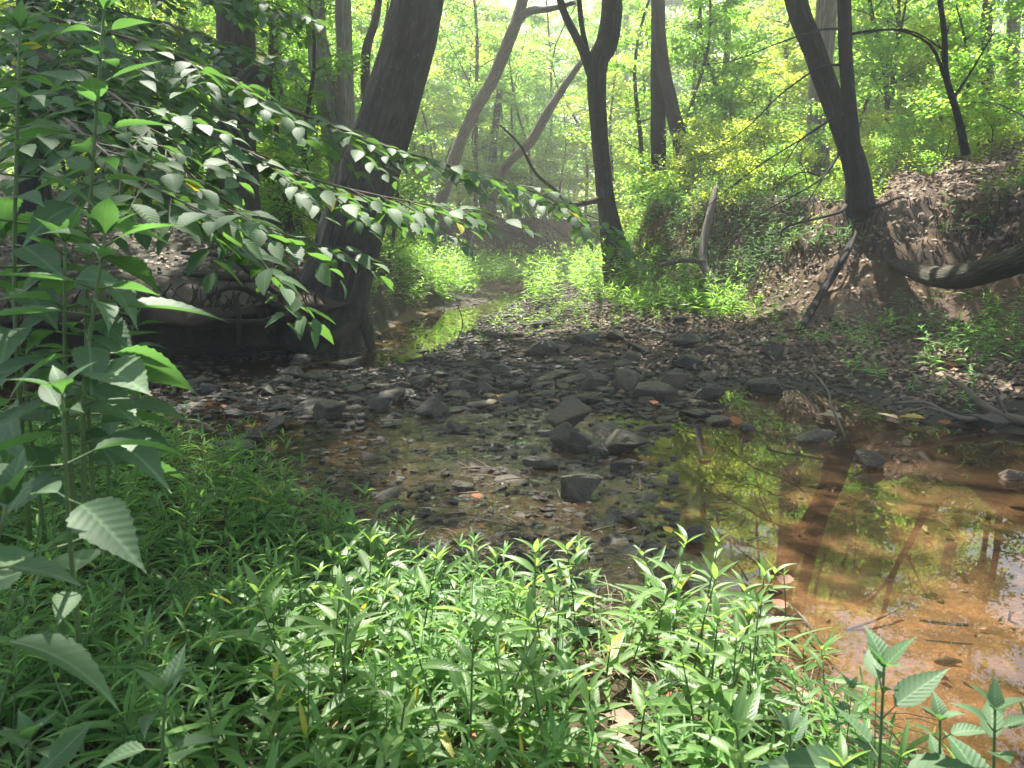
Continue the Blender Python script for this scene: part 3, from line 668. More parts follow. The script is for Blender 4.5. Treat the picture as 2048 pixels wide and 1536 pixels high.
def tree(name, label, rows, bark, seg=14, limbs=(), roots=(), crown=None, ridge=0.0, rough=.10, flare=None, n=None, leaf='leaf_canopy', cat='tree', group=None, extra=()):
    P, r = path_px(rows)
    base = P[-1].copy()
    root = thing(name, base, label, cat, group)
    mb = MB(); tube(mb, P[::-1], r[::-1], seg, n or 8 * len(P), rough, 2.2, flare, ridge=ridge, seed=base[0]); obj('trunk', mb.mesh('trunk', M[bark], origin=base), root)
    for l in limbs:
        mb = MB(); LP, lr = path_px(l); tube(mb, LP, lr, 8, rough=.12, seed=l[0][0] * .01); obj('limb', mb.mesh('limb', M[bark], origin=base), root)
    for l in roots:
        mb = MB(); LP, lr = path_px(l); lr = lr * (.72 if len(l) > 3 else 1); tube(mb, LP + .05 * RNG.standard_normal(LP.shape) * (len(l) > 3), lr, 8, rough=.3, rfreq=6, seed=l[0][0] * .01); obj('root', mb.mesh('root', M['root'], origin=base), root)
    if crown:
        mb = MB()
        for c in crown: crown_mesh(mb, *c)
        tag(obj('crown', mb.mesh('crown', M[leaf], False, origin=base), root), kind='stuff')
        # limbs that carry the crown, from the trunk top into its clumps
        top = P[0]; mbl = MB()
        for c in crown:
            for k in range(7):
                e = np.asarray(c[0]) + unit(RNG.standard_normal(3)) * np.asarray(c[1]) * .7
                m1 = (top + e) / 2 + RNG.standard_normal(3) * .3; m1[2] += .3
                tube(mbl, [top, m1, e], [r[0] * .6, r[0] * .3, .02], 6, 7)
        obj('crown_limbs', mbl.mesh('crown_limbs', M[bark], origin=base), root)
    return root
def butt(a, L): return 1 + 0.55 * np.exp(-L / 0.35) * (1 + .45 * np.cos(a * 5 + 1)) 

tree('leaning_tree', 'massive dark leaning trunk on the undercut bank above the black pool',
     [(872, -330, 9.6, 104), (835, 0, 9.5, 116), (790, 180, 9.4, 124), (742, 340, 9.3, 136), (700, 480, 9.25, 150), (664, 600, 9.2, 160), (640, 700, 9.15, 190)], 'bark_dark', 40, ridge=.06, rough=.05, n=110,
     flare=lambda a, L: 1 + 0.30 * np.exp(-L / 0.5) * (1 + .5 * np.cos(a * 5 + 1)),
     roots=[[(640, 600, 9.0, 50), (580, 560, 8.6, 34), (500, 545, 8.2, 26), (420, 540, 7.9, 22), (360, 560, 7.9, 14)],
            [(650, 640, 8.9, 46), (600, 620, 8.5, 30), (540, 590, 8.1, 26), (470, 575, 7.8, 20), (420, 600, 7.8, 12)],
            [(690, 650, 8.9, 40), (650, 665, 8.4, 34), (600, 640, 8.1, 24), (520, 640, 7.9, 20), (440, 625, 7.9, 16), (330, 640, 7.9, 10)],
            [(700, 640, 9.0, 44), (690, 690, 8.7, 32), (675, 730, 8.5, 22), (668, 750, 8.4, 14)],
            [(720, 620, 9.1, 40), (735, 670, 9.0, 28), (745, 705, 8.9, 18)],
            [(640, 650, 8.9, 30), (610, 690, 8.6, 20), (596, 720, 8.5, 12)],
            [(470, 590, 8.0, 14), (478, 640, 7.9, 12), (476, 690, 7.9, 8)],
            [(560, 600, 8.2, 16), (520, 560, 7.9, 18), (450, 530, 7.7, 14), (380, 520, 7.8, 12)]],
     crown=[((-.6, 11, 9.8), (4.0, 3.4, 2.4), 150, 46, .18)])
tree('hollow_stub_tree', 'old brown trunk with a broken dark burl behind the leafy boughs',
     [(462, -300, 11, 66), (468, -20, 11, 76), (470, 90, 11, 82), (468, 160, 11, 96), (466, 300, 11, 104), (466, 430, 11, 130)], 'bark_brown', 26, ridge=.05, n=60,
     limbs=[[(475, 215, 10.9, 70), (505, 165, 10.7, 72), (528, 135, 10.6, 52)]], crown=[((-4.8, 12.6, 9.4), (3.6, 3.2, 2.2), 120, 44, .18)])
tree('twin_tree', 'pale grey twin trunk, the outer stem curving, behind the massive leaning trunk',
     [(625, -250, 14, 40), (630, 0, 14, 42), (640, 130, 14, 50), (662, 240, 14, 54), (685, 340, 14, 64), (690, 430, 14, 84)], 'bark_grey', 20, ridge=.05, n=60,
     limbs=[[(700, 400, 13.9, 60), (694, 300, 13.9, 48), (690, 150, 13.9, 40), (686, 0, 13.9, 36), (682, -250, 14, 30)]], crown=[((-4.0, 17.5, 12), (4, 3.2, 2.4), 45, 40, .18)])
tree('crooked_sapling', 'thin crooked sapling stem squeezed between twin trunk and leaning trunk',
     [(765, -120, 13, 14), (755, 20, 13, 16), (735, 90, 13, 20), (730, 150, 13, 22), (738, 260, 13, 26), (742, 420, 13, 30)], 'bark_brown', 10)
tree('arching_tree', 'slim pale trunk leaning far over the creek and forking near the top',
     [(1075, -130, 19, 21), (1040, 20, 19, 26), (1018, 80, 19, 29), (985, 160, 19.5, 29), (945, 230, 20, 27), (915, 300, 20, 29), (885, 390, 20, 29), (855, 490, 20, 32)], 'bark_mid', 14,
     limbs=[[(1030, 45, 19, 21), (1060, 22, 18.8, 19), (1100, 18, 18.5, 14), (1150, 5, 18.3, 10)]], crown=[((2, 18, 9.5), (3.4, 3, 2), 60, 34, .15)])
tree('bent_tree', 'bent slender trunk with a pale lit foot in front of the brown cut bank',
     [(1165, 120, 20, 13), (1120, 185, 20, 18), (1095, 225, 20, 21), (1060, 285, 20.5, 22), (1010, 335, 21, 21), (985, 400, 21, 22), (958, 465, 21, 26), (940, 530, 21, 32)], 'bark_mid', 14)
tree('forked_tree', 'dark forked tree with vine standing on a root mound by the creek bend',
     [(1225, -200, 15, 44), (1225, 0, 15, 46), (1215, 80, 15, 50), (1195, 130, 15, 48), (1196, 230, 15, 40), (1205, 340, 15, 40), (1215, 420, 15, 44), (1232, 510, 14.85, 66), (1240, 570, 14.8, 80)], 'bark_dark', 20, ridge=.04,
     limbs=[[(1190, 170, 15, 26), (1165, 100, 15, 20), (1140, 50, 15, 18), (1120, 0, 15, 16), (1100, -120, 15, 12)], [(1180, 130, 15, 14), (1165, 60, 15.1, 12), (1158, 0, 15.1, 12), (1150, -100, 15.1, 10)],
            [(1205, 398, 14.9, 16), (1160, 408, 14.7, 12), (1140, 408, 14.6, 11), (1110, 380, 14.5, 9), (1070, 345, 14.4, 8), (1040, 290, 14.3, 6), (1000, 250, 14.3, 4)]],
     crown=[((2.2, 16, 10.2), (4, 3.2, 2.4), 100, 40, .18)])
tree('shaded_twin_tree', 'dark double trunk half hidden by twigs past the root mound',
     [(1318, -100, 17, 30), (1316, 60, 17, 32), (1316, 200, 17, 34), (1318, 420, 17, 40)], 'bark_dark', 14,
     limbs=[[(1395, 420, 16.8, 46), (1375, 330, 16.8, 40), (1345, 220, 16.8, 34), (1325, 120, 16.8, 30), (1308, -60, 16.8, 24)]], crown=[((3.5, 18, 10), (3, 3, 2), 60, 36, .15)])
dead = [[(1682, 300, 10.2, 14), (1650, 350, 10.0, 9), (1600, 385, 9.8, 6), (1520, 430, 9.6, 4), (1450, 500, 9.5, 2)],
        [(1684, 228, 10.2, 16), (1660, 240, 10, 11), (1600, 280, 9.8, 7), (1520, 330, 9.6, 5), (1430, 400, 9.5, 3), (1390, 440, 9.4, 2)],
        [(1690, 130, 10.2, 12), (1640, 135, 10, 9), (1560, 190, 9.8, 6), (1500, 250, 9.6, 4), (1430, 300, 9.5, 3), (1350, 330, 9.4, 2)],
        [(1690, 70, 10.2, 12), (1760, 60, 10.2, 8), (1830, 65, 10.3, 6), (1900, 110, 10.4, 3)],
        [(1690, 58, 10.2, 10), (1640, 60, 9.9, 7), (1560, 85, 9.7, 5), (1470, 120, 9.5, 3), (1400, 130, 9.4, 2)],
        [(1640, 352, 9.9, 7), (1600, 345, 9.8, 5), (1540, 380, 9.6, 3), (1500, 375, 9.5, 2)],
        [(1650, 350, 9.9, 6), (1610, 410, 9.7, 4), (1560, 470, 9.5, 2)], [(1600, 280, 9.8, 5), (1570, 330, 9.7, 3), (1540, 420, 9.6, 2)]]
dead = [[(a, b, y, w * .62) for a, b, y, w in l] for l in dead]
tree('two_stem_tree', 'dark two stemmed tree with bare dead branches on the lip of the bank',
     [(1560, -180, 10.6, 42), (1592, 0, 10.5, 46), (1628, 100, 10.4, 48), (1660, 190, 10.4, 48), (1690, 270, 10.3, 50), (1712, 340, 10.3, 54), (1720, 405, 10.3, 66), (1722, 432, 10.45, 70)], 'bark_dark', 22, ridge=.05, n=60,
     limbs=[[(1716, 420, 10.15, 50), (1708, 330, 10.15, 40), (1700, 230, 10.2, 34), (1692, 120, 10.2, 32), (1688, 0, 10.2, 30), (1684, -200, 10.2, 26)]] + dead,
     roots=[[(1730, 408, 10.2, 18), (1760, 402, 10.1, 11), (1800, 396, 10.1, 8), (1840, 398, 10.1, 5)], [(1700, 408, 10.1, 18), (1660, 428, 9.9, 11), (1600, 452, 9.7, 7), (1560, 462, 9.6, 5)]],
     crown=[((4.3, 12.3, 9.3), (3.8, 3.4, 2.2), 140, 44, .18)])
tree('bank_sapling', 'slim sapling with a bent stem on the high leaf littered bank',
     [(1870, -60, 10, 10), (1888, 60, 10, 12), (1892, 150, 10, 14), (1915, 230, 10, 16), (1932, 310, 10, 20)], 'bark_brown', 10,
     limbs=[[(1895, 170, 10, 9), (1860, 90, 9.9, 6), (1790, 60, 9.8, 4), (1720, 70, 9.7, 2)], [(1905, 200, 10, 8), (1950, 130, 10, 5), (1990, 60, 10, 3)]])
tree('pale_tree', 'pale trunk rising out of sunny bushes behind the two stemmed tree',
     [(1660, -80, 15, 44), (1650, 60, 15, 46), (1638, 180, 15, 46), (1634, 260, 15, 50), (1632, 350, 15, 62)], 'bark_pale', 16, crown=[((7.5, 16, 11), (3.4, 3, 2.2), 100, 40, .18)])
far_rows = [((2030, -60, 18, 26), (2024, 170, 18, 28), (2018, 260, 18, 34), 'bark_grey', 'straight grey trunk at the far edge of the sunny clearing'),
            ((1756, -60, 24, 22), (1752, 100, 24, 24), (1750, 250, 24, 28), 'bark_grey', 'grey trunk beyond the sunny bushes right of the two stemmed tree'),
            ((1778, -60, 27, 16), (1776, 100, 27, 18), (1772, 240, 27, 20), 'bark_grey', 'thin trunk close beside the grey trunk beyond the sunny bushes'),
            ((1985, -60, 20, 24), (1970, 100, 20, 26), (1990, 260, 20, 30), 'bark_brown', 'leaning brown trunk in the green shade of the far clearing'),
            ((548, -60, 17, 26), (550, 120, 17, 28), (552, 330, 17, 34), 'bark_brown', 'brown trunk just left of the pale twin trunk'),
            ((372, -60, 16, 22), (366, 120, 16, 24), (368, 330, 16, 28), 'bark_brown', 'thin trunk in the leafy shade left of the burl tree'),
            ((66, -60, 8.5, 60), (62, 180, 8.5, 62), (70, 440, 8.5, 76), 'bark_dark', 'black trunk at the very edge behind the tall nettles'),
            ((148, -60, 13, 22), (160, 150, 13, 24), (170, 400, 13, 28), 'bark_dark', 'slim dark trunk behind the leafy boughs over the bank'),
            ((1460, -60, 22, 14), (1452, 140, 22, 15), (1440, 350, 22, 18), 'bark_brown', 'thin upright stem in the twigs beside the shaded double trunk'),
            ((1000, 180, 27, 16), (990, 260, 27, 18), (984, 340, 27, 22), 'bark_brown', 'short grey trunk in the bright green beyond the arching tree'),
            ((1870, -60, 30, 20), (1862, 100, 30, 22), (1858, 240, 30, 24), 'bark_grey', 'dim distant trunk in the haze past the bank sapling')]
for a, b, c, bk, lb in far_rows: tree('woodland_tree', lb, [a, b, c, (c[0], c[1] + 120, c[2], c[3] * 1.15)], bk, 12, n=20)

# ------------------------------------------------------------------ the wood behind: saplings, bushes and far trees that share a few crowns
def bg_tree_meshes(seed, H, nl, leaf, size, spread, z0, bark='bark_brown', r0=.07):
    global RNG
    keep = RNG; RNG = np.random.default_rng(seed)
    mb = MB(); b = RNG.standard_normal((4, 2)) * .22
    P = np.array([[0, 0, -0.4], [b[0, 0], b[0, 1], H * .3], [b[1, 0] * 1.6, b[1, 1] * 1.6, H * .6], [b[2, 0] * 2, b[2, 1] * 2, H * .95]])
    tp = tube(mb, P, [r0 * 1.2, r0, r0 * .7, r0 * .2], 7, 14, .08)
    lv = MB(); nb = int(10 + H * 1.6)
    for i in range(nb):
        t = z0 + (1 - z0) * (i + RNG.random()) / nb; s = tp[min(13, int(t * 13))]; a = RNG.random() * 6.28; L = spread * (1.1 - .55 * t) * RNG.uniform(.6, 1.15)
        e = s + np.array([math.cos(a) * L, math.sin(a) * L, L * RNG.uniform(-.05, .5)]); m = (s + e) / 2 + [0, 0, .12 * L]
        tube(mb, [s, m, e], [r0 * .3, r0 * .2, .006], 4, 5, cap=False)
        k = max(4, nl // nb); q = RNG.random(k) ** .6
        c = s + (e - s) * q[:, None]; c[:, 2] += .45 * L * q * (1 - q)
        c += RNG.standard_normal((k, 3)) * np.array([.30, .30, .12]) * (0.35 + .22 * L)
        scatter(lv, TPL['tiny'][0], c, rand_dirs(k, -.3, .35), rand_up(k, .45), size * RNG.uniform(.6, 1.3, k))
    RNG = keep
    return mb.mesh('trunk', M[bark]), lv.mesh('crown', M[leaf], False)
KIND = {
    'mid': [bg_tree_meshes(71 + i, 8 + 1.3 * i, 8000, ('leaf_gold', 'leaf_wood', 'leaf_wood')[i % 3], .12, 2.3, .14, 'bark_brown', .06) for i in range(3)],
    'sapling': [bg_tree_meshes(11 + i, 4.5 + i, 5200, ('leaf_wood', 'leaf_gold', 'leaf_wood')[i % 3], .085, 1.5, .12, r0=.045) for i in range(4)],
    'bush': [bg_tree_meshes(31 + i, 1.5 + .3 * i, 2600, ('leaf_gold', 'leaf_wood', 'leaf_gold')[i % 3], .07, 1.0, .0, r0=.015) for i in range(3)],
    'tall': [bg_tree_meshes(51 + i, 13 + 1.5 * i, 9500, ('leaf_wood', 'leaf_canopy')[i % 2], .20, 3.6, .22, 'bark_grey', .16) for i in range(3)],
}
def bg_copy(name, kind, x, y, label, cat, group, sc=1.0, i=None):
    z = hz(x, y); root = thing(name, (x, y, z - .05), label, cat, group)
    t, c = KIND[kind][random.randrange(len(KIND[kind])) if i is None else i]
    root.rotation_euler.z = random.uniform(0, 6.28); root.scale = (sc, sc, sc * random.uniform(.9, 1.15))
    obj('trunk' if kind != 'bush' else 'stem', t, root); tag(obj('crown', c, root), kind='stuff')
    return root
def in_creek(x, y, m=.4):
    _, sr, sl, sg, sn = height(np.array([x]), np.array([y]), True); return sr[0] < m and sl[0] < m
def spread(n, kind, name, xr, yr, label, cat, group, smin, smax, mind=1.0, avoid=None):
    pts = []; t = 0
    while len(pts) < n and t < n * 40:
        t += 1; y = random.uniform(*yr); x = random.uniform(*xr) * (y / yr[1] if abs(xr[0]) > 9 else 1)
        if in_creek(x, y) or any((x - a) ** 2 + (y - b) ** 2 < mind ** 2 for a, b in pts) or (avoid and avoid(x, y)): continue
        pts.append((x, y)); bg_copy(name, kind, x, y, label, cat, group, random.uniform(smin, smax))
spread(62, 'mid', 'young_tree', (-21, 21), (18.5, 36), 'young sunlit tree with airy yellow green leaves in the wood beyond the creek', 'tree', 'young trees of the sunny wood', .75, 1.15, 1.7)
for x, y in ((8.6, 12.6), (10, 14.8), (7.6, 16), (11.6, 11.2), (13, 13.5)): bg_copy('young_tree', 'mid', x, y, 'young tree with airy leaves on the high bank at the edge of the view', 'tree', 'young trees on the high bank', .85)  # added foliage that keeps sky glare out of the pool reflection
spread(46, 'tall', 'woodland_tree', (-38, 38), (37, 56), 'tall woodland tree lost in the bright green haze of the far wood', 'tree', 'tall trees of the far wood', .8, 1.25, 2.6)
spread(74, 'sapling', 'sapling', (-17, 17), (14, 30), 'leafy sapling in the sunny understorey beyond the creek', 'sapling', 'saplings of the sunny understorey', .8, 1.3, 1.3, avoid=lambda x, y: (y < 16 and -3 < x < 4) or (y < 18.5 and 0 < x < 9))
spread(16, 'sapling', 'sapling', (-9.5, -2.8), (12.6, 16.5), 'shaded leafy sapling on the bank behind the massive leaning tree', 'sapling', 'saplings on the shaded bank', .6, .9, 1.2)
spread(80, 'bush', 'bush', (-14, 14), (14.5, 27), 'yellow green bush in the sunny understorey beyond the banks', 'bush', 'bushes of the sunny understorey', .7, 1.2, .9)
spread(16, 'bush', 'bush', (3.4, 9), (12, 15), 'sunny bush on the high bank behind the two stemmed tree', 'bush', 'bushes on the high bank', .5, .8, .8)
# far-off wood that reads as one mass
mb = MB(); nc = 5200
c = np.stack([RNG.uniform(-60, 60, nc), RNG.uniform(46, 75, nc), 22 * RNG.random(nc) ** 1.5], 1)
P = np.repeat(c, 40, 0) + RNG.standard_normal((nc * 40, 3)) * np.array([1.2, 1.2, .8]); n = len(P)
scatter(mb, TPL['tiny'][0], P, rand_dirs(n, -.2, .4), rand_up(n, .6), RNG.uniform(.3, .6, n))
tag(obj('far_woods', mb.mesh('far_woods', M['leaf_wood'], False)), 'distant green wood closing the view', kind='stuff')
# unseen trees added for shade; their crowns are cut open over the sun patches
for i, (x, y, z, rx, ry, nc) in enumerate([(-7.5, 9, 10, 3.8, 3.6, 120), (-3.2, 7.6, 10.5, 3.2, 3, 170), (2.6, 7.8, 10.5, 3.2, 3, 60), (8, 10.5, 10.5, 3.8, 3.6, 120), (-8.5, 15, 10.5, 4, 3.6, 110), (1.2, 13.5, 12.5, 3.6, 3.2, 80), (11, 14, 11, 4, 4, 110), (-1.7, 6.7, 9.4, 2.6, 2.4, 120)]):
    bx, by = ((-8.5, 5.6), (-6.2, 5.4), (7.2, 1.5), (9.5, 7.4), (-13, 14), (-3.0, 15.4), (12, 11), (-6.6, 3.0))[i]
    base = np.array([bx, by, hz(bx, by)]); root = thing('added_canopy_tree', base, 'tall unseen tree added so that its crown shades the water', 'tree', 'unseen trees added to shade the creek')
    mb = MB(); top = np.array([bx + (x - bx) * .4, by + (y - by) * .4, z - 1.5]); tube(mb, [base - [0, 0, .3], (base + top) / 2 + [.2, .1, 0], top], [.24, .2, .12], 12, 20, .08); obj('trunk', mb.mesh('trunk', M['bark_brown'], origin=base), root)
    mb = MB(); crown_mesh(mb, (x, y, z), (rx, ry, 2.0), nc, 44, .19); tag(obj('crown', mb.mesh('crown', M['leaf_canopy'], False, origin=base), root), kind='stuff')
    mb = MB()
    for k in range(8):
        e = np.array([x, y, z]) + unit(RNG.standard_normal(3)) * np.array([rx, ry, 1.6]) * .75; tube(mb, [top, (top + e) / 2 + [0, 0, .4], e], [.09, .05, .015], 6, 7)
    obj('crown_limbs', mb.mesh('crown_limbs', M['bark_brown'], origin=base), root)

# ------------------------------------------------------------------ bank details
# overhanging lip of the undercut bank
gxu, gyu = np.linspace(-7.5, -1.9, 90), np.linspace(0, 1, 26)
U, W = np.meshgrid(gxu, gyu)
front = np.interp(U, [-7.5, -4.6, -3, -2.3, -1.9], [6.6, 7.7, 8.0, 8.3, 8.9]) + .25 * fbm(U * 1.2, 0 * U, 1.0, 3)
ang = W * math.pi    # 0 top back ... front nose ... bottom back
zt = .86 + .10 * fbm(U * 1.5, W * 2, 3.0, 3); thick = np.interp(U, [-7.5, -4, -2.4, -1.9], [.55, .5, .42, .3])
yy = front + (1 - np.sin(ang)) * 1.5 + .28 * fbm(U * 3, W * 6, 5.0, 4); zz = zt - thick * (1 - np.cos(ang)) / 2 - .12 * np.sin(ang) + .06 * fbm(U * 4, W * 7, 9.0, 3)
nU, nW = len(gxu), len(gyu); ui = (np.arange(nW - 1)[:, None] * nU + np.arange(nU - 1)[None]).reshape(-1)
tag(obj('bank', mesh_np('bank_overhang', np.stack([U, yy, zz], -1).reshape(-1, 3), np.stack([ui, ui + 1, ui + nU + 1, ui + nU], 1), M['soil'])), 'overhanging lip of red clay bank above the black pool', kind='structure')

# leaf litter
def litter(name, label, n, region, smin=.05, smax=.11, mat='litter'):
    X, Y = region(n); Z = height(X, Y); P = np.stack([X, Y, Z + .012 + .02 * RNG.random(len(X))], 1)
    mb = MB(); nl = len(X)
    e = .05; nrm = unit(np.stack([-(height(X + e, Y) - Z) / e, -(height(X, Y + e) - Z) / e, np.ones(nl)], 1))
    nn = unit(nrm + .45 * RNG.standard_normal((nl, 3))); d = RNG.standard_normal((nl, 3)); d = unit(d - (d * nn).sum(1, keepdims=True) * nn)
    scatter(mb, TPL['small'][0], P, d, nn, RNG.uniform(smin, smax, nl)); tag(obj(name, mb.mesh(name, M[mat], False)), label, kind='stuff')
def reg(xr, yr, cond):
    def f(n):
        X = RNG.uniform(*xr, n); Y = RNG.uniform(*yr, n); z, sr, sl, sg, sn = height(X, Y, True); k = cond(X, Y, z, sr, sl, sg, sn); return X[k], Y[k]
    return f
litter('leaf_litter', 'brown dead leaves over the high bank', 26000, reg((1.5, 11), (8, 17), lambda X, Y, z, sr, sl, sg, sn: (sr > 1.0 + .4 * fbm(X * 2, Y * 2, 1.)) & (RNG.random(len(X)) < np.clip(1.4 - (Y - 9) * .1, .2, 1))))
litter('leaf_litter', 'dead leaves spread over the gravel below the high bank', 11000, reg((1.2, 6.5), (5.5, 12), lambda X, Y, z, sr, sl, sg, sn: (sr < 1.1) & (sg > .25) & (fbm(X * 1.5, Y * 1.5, 3.) > -.35)), .04, .09)
litter('leaf_litter', 'brown dead leaves on the shaded bank above the black pool', 9000, reg((-10, -1.5), (8.2, 15), lambda X, Y, z, sr, sl, sg, sn: sl > .25), .05, .1)
litter('leaf_debris', 'dark sunken leaf scraps and bits on the pool bottom', 900, reg((.3, 4.2), (1.7, 6.2), lambda X, Y, z, sr, sl, sg, sn: (sn < 0) & (sg < .1) & (fbm(X * 1.8, Y * 1.8, 7.) > -.2)), .02, .06, 'fall_brown')
litter('leaf_debris', 'dark wet leaf scraps caught among the riffle stones', 900, reg((-2.2, .9), (2.5, 6.6), lambda X, Y, z, sr, sl, sg, sn: (sn < .1)), .03, .075, 'fall_brown')
mb = MB()
for i in range(260):
    q = on_ground(random.uniform(380, 1500), random.uniform(700, 1230)); q[2] = max(q[2], -.01) + .02; a = random.uniform(0, 6.28); l = random.uniform(.06, .28); d = np.array([math.cos(a) * l, math.sin(a) * l, random.uniform(-.02, .05)])
    tube(mb, [q, q + d * .5 + [random.uniform(-.02, .02), random.uniform(-.02, .02), .01], q + d], [random.uniform(.0025, .006), .003, .0015], 4, 5, cap=False)
tag(obj('twig_debris', mb.mesh('twig_debris', M['twig'])), 'small dead twigs strewn over the stones of the creek', kind='stuff')
# roots and dead stems hanging on the cut bank
mb = MB()
for i in range(480):
    k = random.random()
    px = random.uniform(1240, 2048); q = on_ground(px, random.uniform(390, 520)); d = np.array([random.uniform(-.25, .25), -random.uniform(.05, .25), -random.uniform(.2, .75)])
    P = [q + [0, -.03, .04], q + d * .5 + [random.uniform(-.1, .1), -.08, 0], q + d]
    tube(mb, P, [random.uniform(.004, .011), .005, .002], 4, 6, cap=False)
for i in range(110):
    q = on_ground(random.uniform(840, 1110), random.uniform(430, 470), 18); d = np.array([random.uniform(-1, 1), -.2, -random.uniform(.1, .8)])
    tube(mb, [q + [0, -.1, .1], q + d * .5 + [0, -.25, 0], q + d + [0, -.2, 0]], [.03, .022, .008], 4, 6, cap=False)
for i in range(170):
    x = random.uniform(-5.2, -2.1); y = float(np.interp(x, [-7.5, -4.6, -3, -2.3, -1.9], [6.7, 7.8, 8.1, 8.4, 9.0])); q = np.array([x, y, random.uniform(.55, .9)]); d = np.array([random.uniform(-.3, .3), random.uniform(-.12, .05), -random.uniform(.1, .5)])
    tube(mb, [q, q + d * .5 + [random.uniform(-.06, .06), -.03, 0], q + d], [.008, .006, .002], 4, 6, cap=False)
tag(obj('root_hairs', mb.mesh('root_hairs', M['root'])), 'fine roots and dead stems hanging from the cut banks', kind='stuff')

def log_thing(name, label, rows, mat, cat, branches=(), seg=10, rough=.12, part='branch'):
    P, r = path_px(rows); base = P[0].copy(); mb = MB(); tube(mb, P, r, seg, 6 * len(P), rough, 4, seed=rows[0][0] * .013)
    if not branches:
        o = obj(name, mb.mesh(name, M[mat], origin=base)); o.location = Vector(base); return tag(o, label, cat)
    root = thing(name, base, label, cat); obj('stem', mb.mesh('stem', M[mat], origin=base), root)
    for b in branches:
        mb = MB(); P, r = path_px(b); tube(mb, P, r, 7, rough=.12); obj(part, mb.mesh(part, M[mat], origin=base), root)
    return root
def front(rows, off): return [(a, b, min(y, on_ground(a, b)[1] - off), w) for a, b, y, w in rows]
log_thing('fallen_log', 'thick bent log jutting from the clay bank above the bench plants',
          [(2750, 470, 8.7, 90), (2400, 462, 7.4, 84)] + front([(2140, 480, 6.9, 76), (2048, 515, 7.1, 70), (1975, 540, 7.4, 62), (1900, 556, 7.8, 56), (1850, 548, 8.4, 46), (1810, 535, 8.9, 38), (1785, 528, 9.4, 26)], .02), 'wood', 'log', seg=26, rough=.22)
log_thing('leaning_branch', 'dark straight branch leaning against the clay bank', front([(1712, 462, 10, 13), (1688, 515, 10, 17), (1650, 575, 10, 20), (1600, 660, 10, 20)], .24), 'bark_dark', 'branch')
log_thing('pale_snag', 'pale crooked dead stem rooted at the foot of the bank', front([(1432, 375, 11.6, 12), (1424, 410, 11.4, 17), (1408, 480, 11.2, 19), (1408, 530, 11.0, 20), (1432, 568, 10.8, 18)], .1), 'bark_pale', 'dead stem',
          [front([(1408, 525, 11, 16), (1370, 520, 11, 12), (1320, 530, 11, 9)], .1)])
def laid(rows): return [(a, b, min(13, on_ground(a, b)[1]) - .05, w) for a, b, w in rows]
log_thing('fallen_branch', 'pale dead branch lying along the top of the high bank', laid([(1775, 352, 12), (1810, 342, 14), (1850, 336, 10)]), 'bark_pale', 'branch')
log_thing('fallen_branch', 'long thin dead branch lying in the leaf litter right of the bank sapling', laid([(1890, 345, 8), (1960, 338, 8), (2030, 345, 6)]), 'bark_pale', 'branch')
log_thing('wet_stick', 'long wet stick lying from the rock bar into the shallow pool', [(1296, 864, 5.05, 14), (1320, 890, 4.85, 18), (1355, 922, 4.55, 17), (1385, 948, 4.35, 19), (1398, 985, 4.1, 17), (1412, 1010, 3.95, 18)], 'twig', 'stick',
          [[(1360, 925, 4.5, 9), (1320, 950, 4.3, 6), (1290, 985, 4.1, 4)], [(1385, 948, 4.35, 7), (1340, 936, 4.4, 4), (1300, 930, 4.4, 3)]])
log_thing('driftwood_branch', 'dark forked driftwood branch reaching into the pool from the far shore', [(2060, 846, 5.0, 26), (2000, 830, 5.2, 24), (1960, 805, 5.4, 20), (1925, 775, 5.6, 18), (1895, 755, 5.8, 10)], 'twig', 'branch',
          [[(1985, 832, 5.1, 16), (1930, 838, 5.05, 14), (1890, 825, 5.1, 12), (1850, 805, 5.2, 10), (1790, 806, 5.2, 6)], [(1890, 826, 5.1, 8), (1855, 815, 5.1, 5), (1825, 822, 5.0, 4)], [(2010, 825, 5.1, 10), (1990, 780, 5.2, 7), (1960, 730, 5.4, 5), (1950, 690, 5.5, 3)]])
log_thing('hanging_twig', 'thin crooked twig standing out of the pool over the tilted slab', [(1608, 725, 6.3, 3), (1652, 775, 5.6, 5), (1662, 810, 5.3, 6), (1680, 850, 5.0, 6), (1692, 878, 4.85, 4)], 'twig', 'twig',
          [[(1652, 776, 5.6, 4), (1630, 785, 5.55, 3), (1615, 792, 5.5, 2)]])
log_thing('dry_twig', 'forked reddish twig on the orange mud by the plants', [(1575, 1205, 2.55, 6), (1610, 1240, 2.4, 8), (1640, 1280, 2.3, 9), (1672, 1312, 2.2, 8)], 'twig', 'twig',
          [[(1610, 1240, 2.4, 6), (1602, 1215, 2.5, 4)], [(1660, 1300, 2.25, 5), (1650, 1330, 2.15, 4), (1600, 1340, 2.1, 3)]])
log_thing('sunken_stick', 'straight stick lying under the clear water over orange sand', [(1800, 1216, 2.65, 7), (1750, 1240, 2.55, 8), (1690, 1260, 2.5, 9)], 'twig', 'stick')
log_thing('sunken_stick', 'dark short stick on the pool bottom near the sunlit sand', [(1840, 1240, 2.5, 8), (1880, 1245, 2.5, 11), (1935, 1250, 2.5, 9)], 'twig', 'stick')
log_thing('bent_twig', 'thin arched twig in the rock bar beside the upstream pool', [(905, 700, 8.6, 3), (925, 650, 8.6, 3), (912, 600, 8.6, 2)], 'twig', 'twig', [[(935, 700, 8.5, 4), (905, 725, 8.3, 4), (885, 745, 8.1, 3)]])
log_thing('far_branch', 'pale branch lying at the foot of the leaf littered slope', [(1420, 605, 11, 6), (1470, 603, 10.6, 7), (1500, 600, 10.3, 5)], 'wood', 'branch')

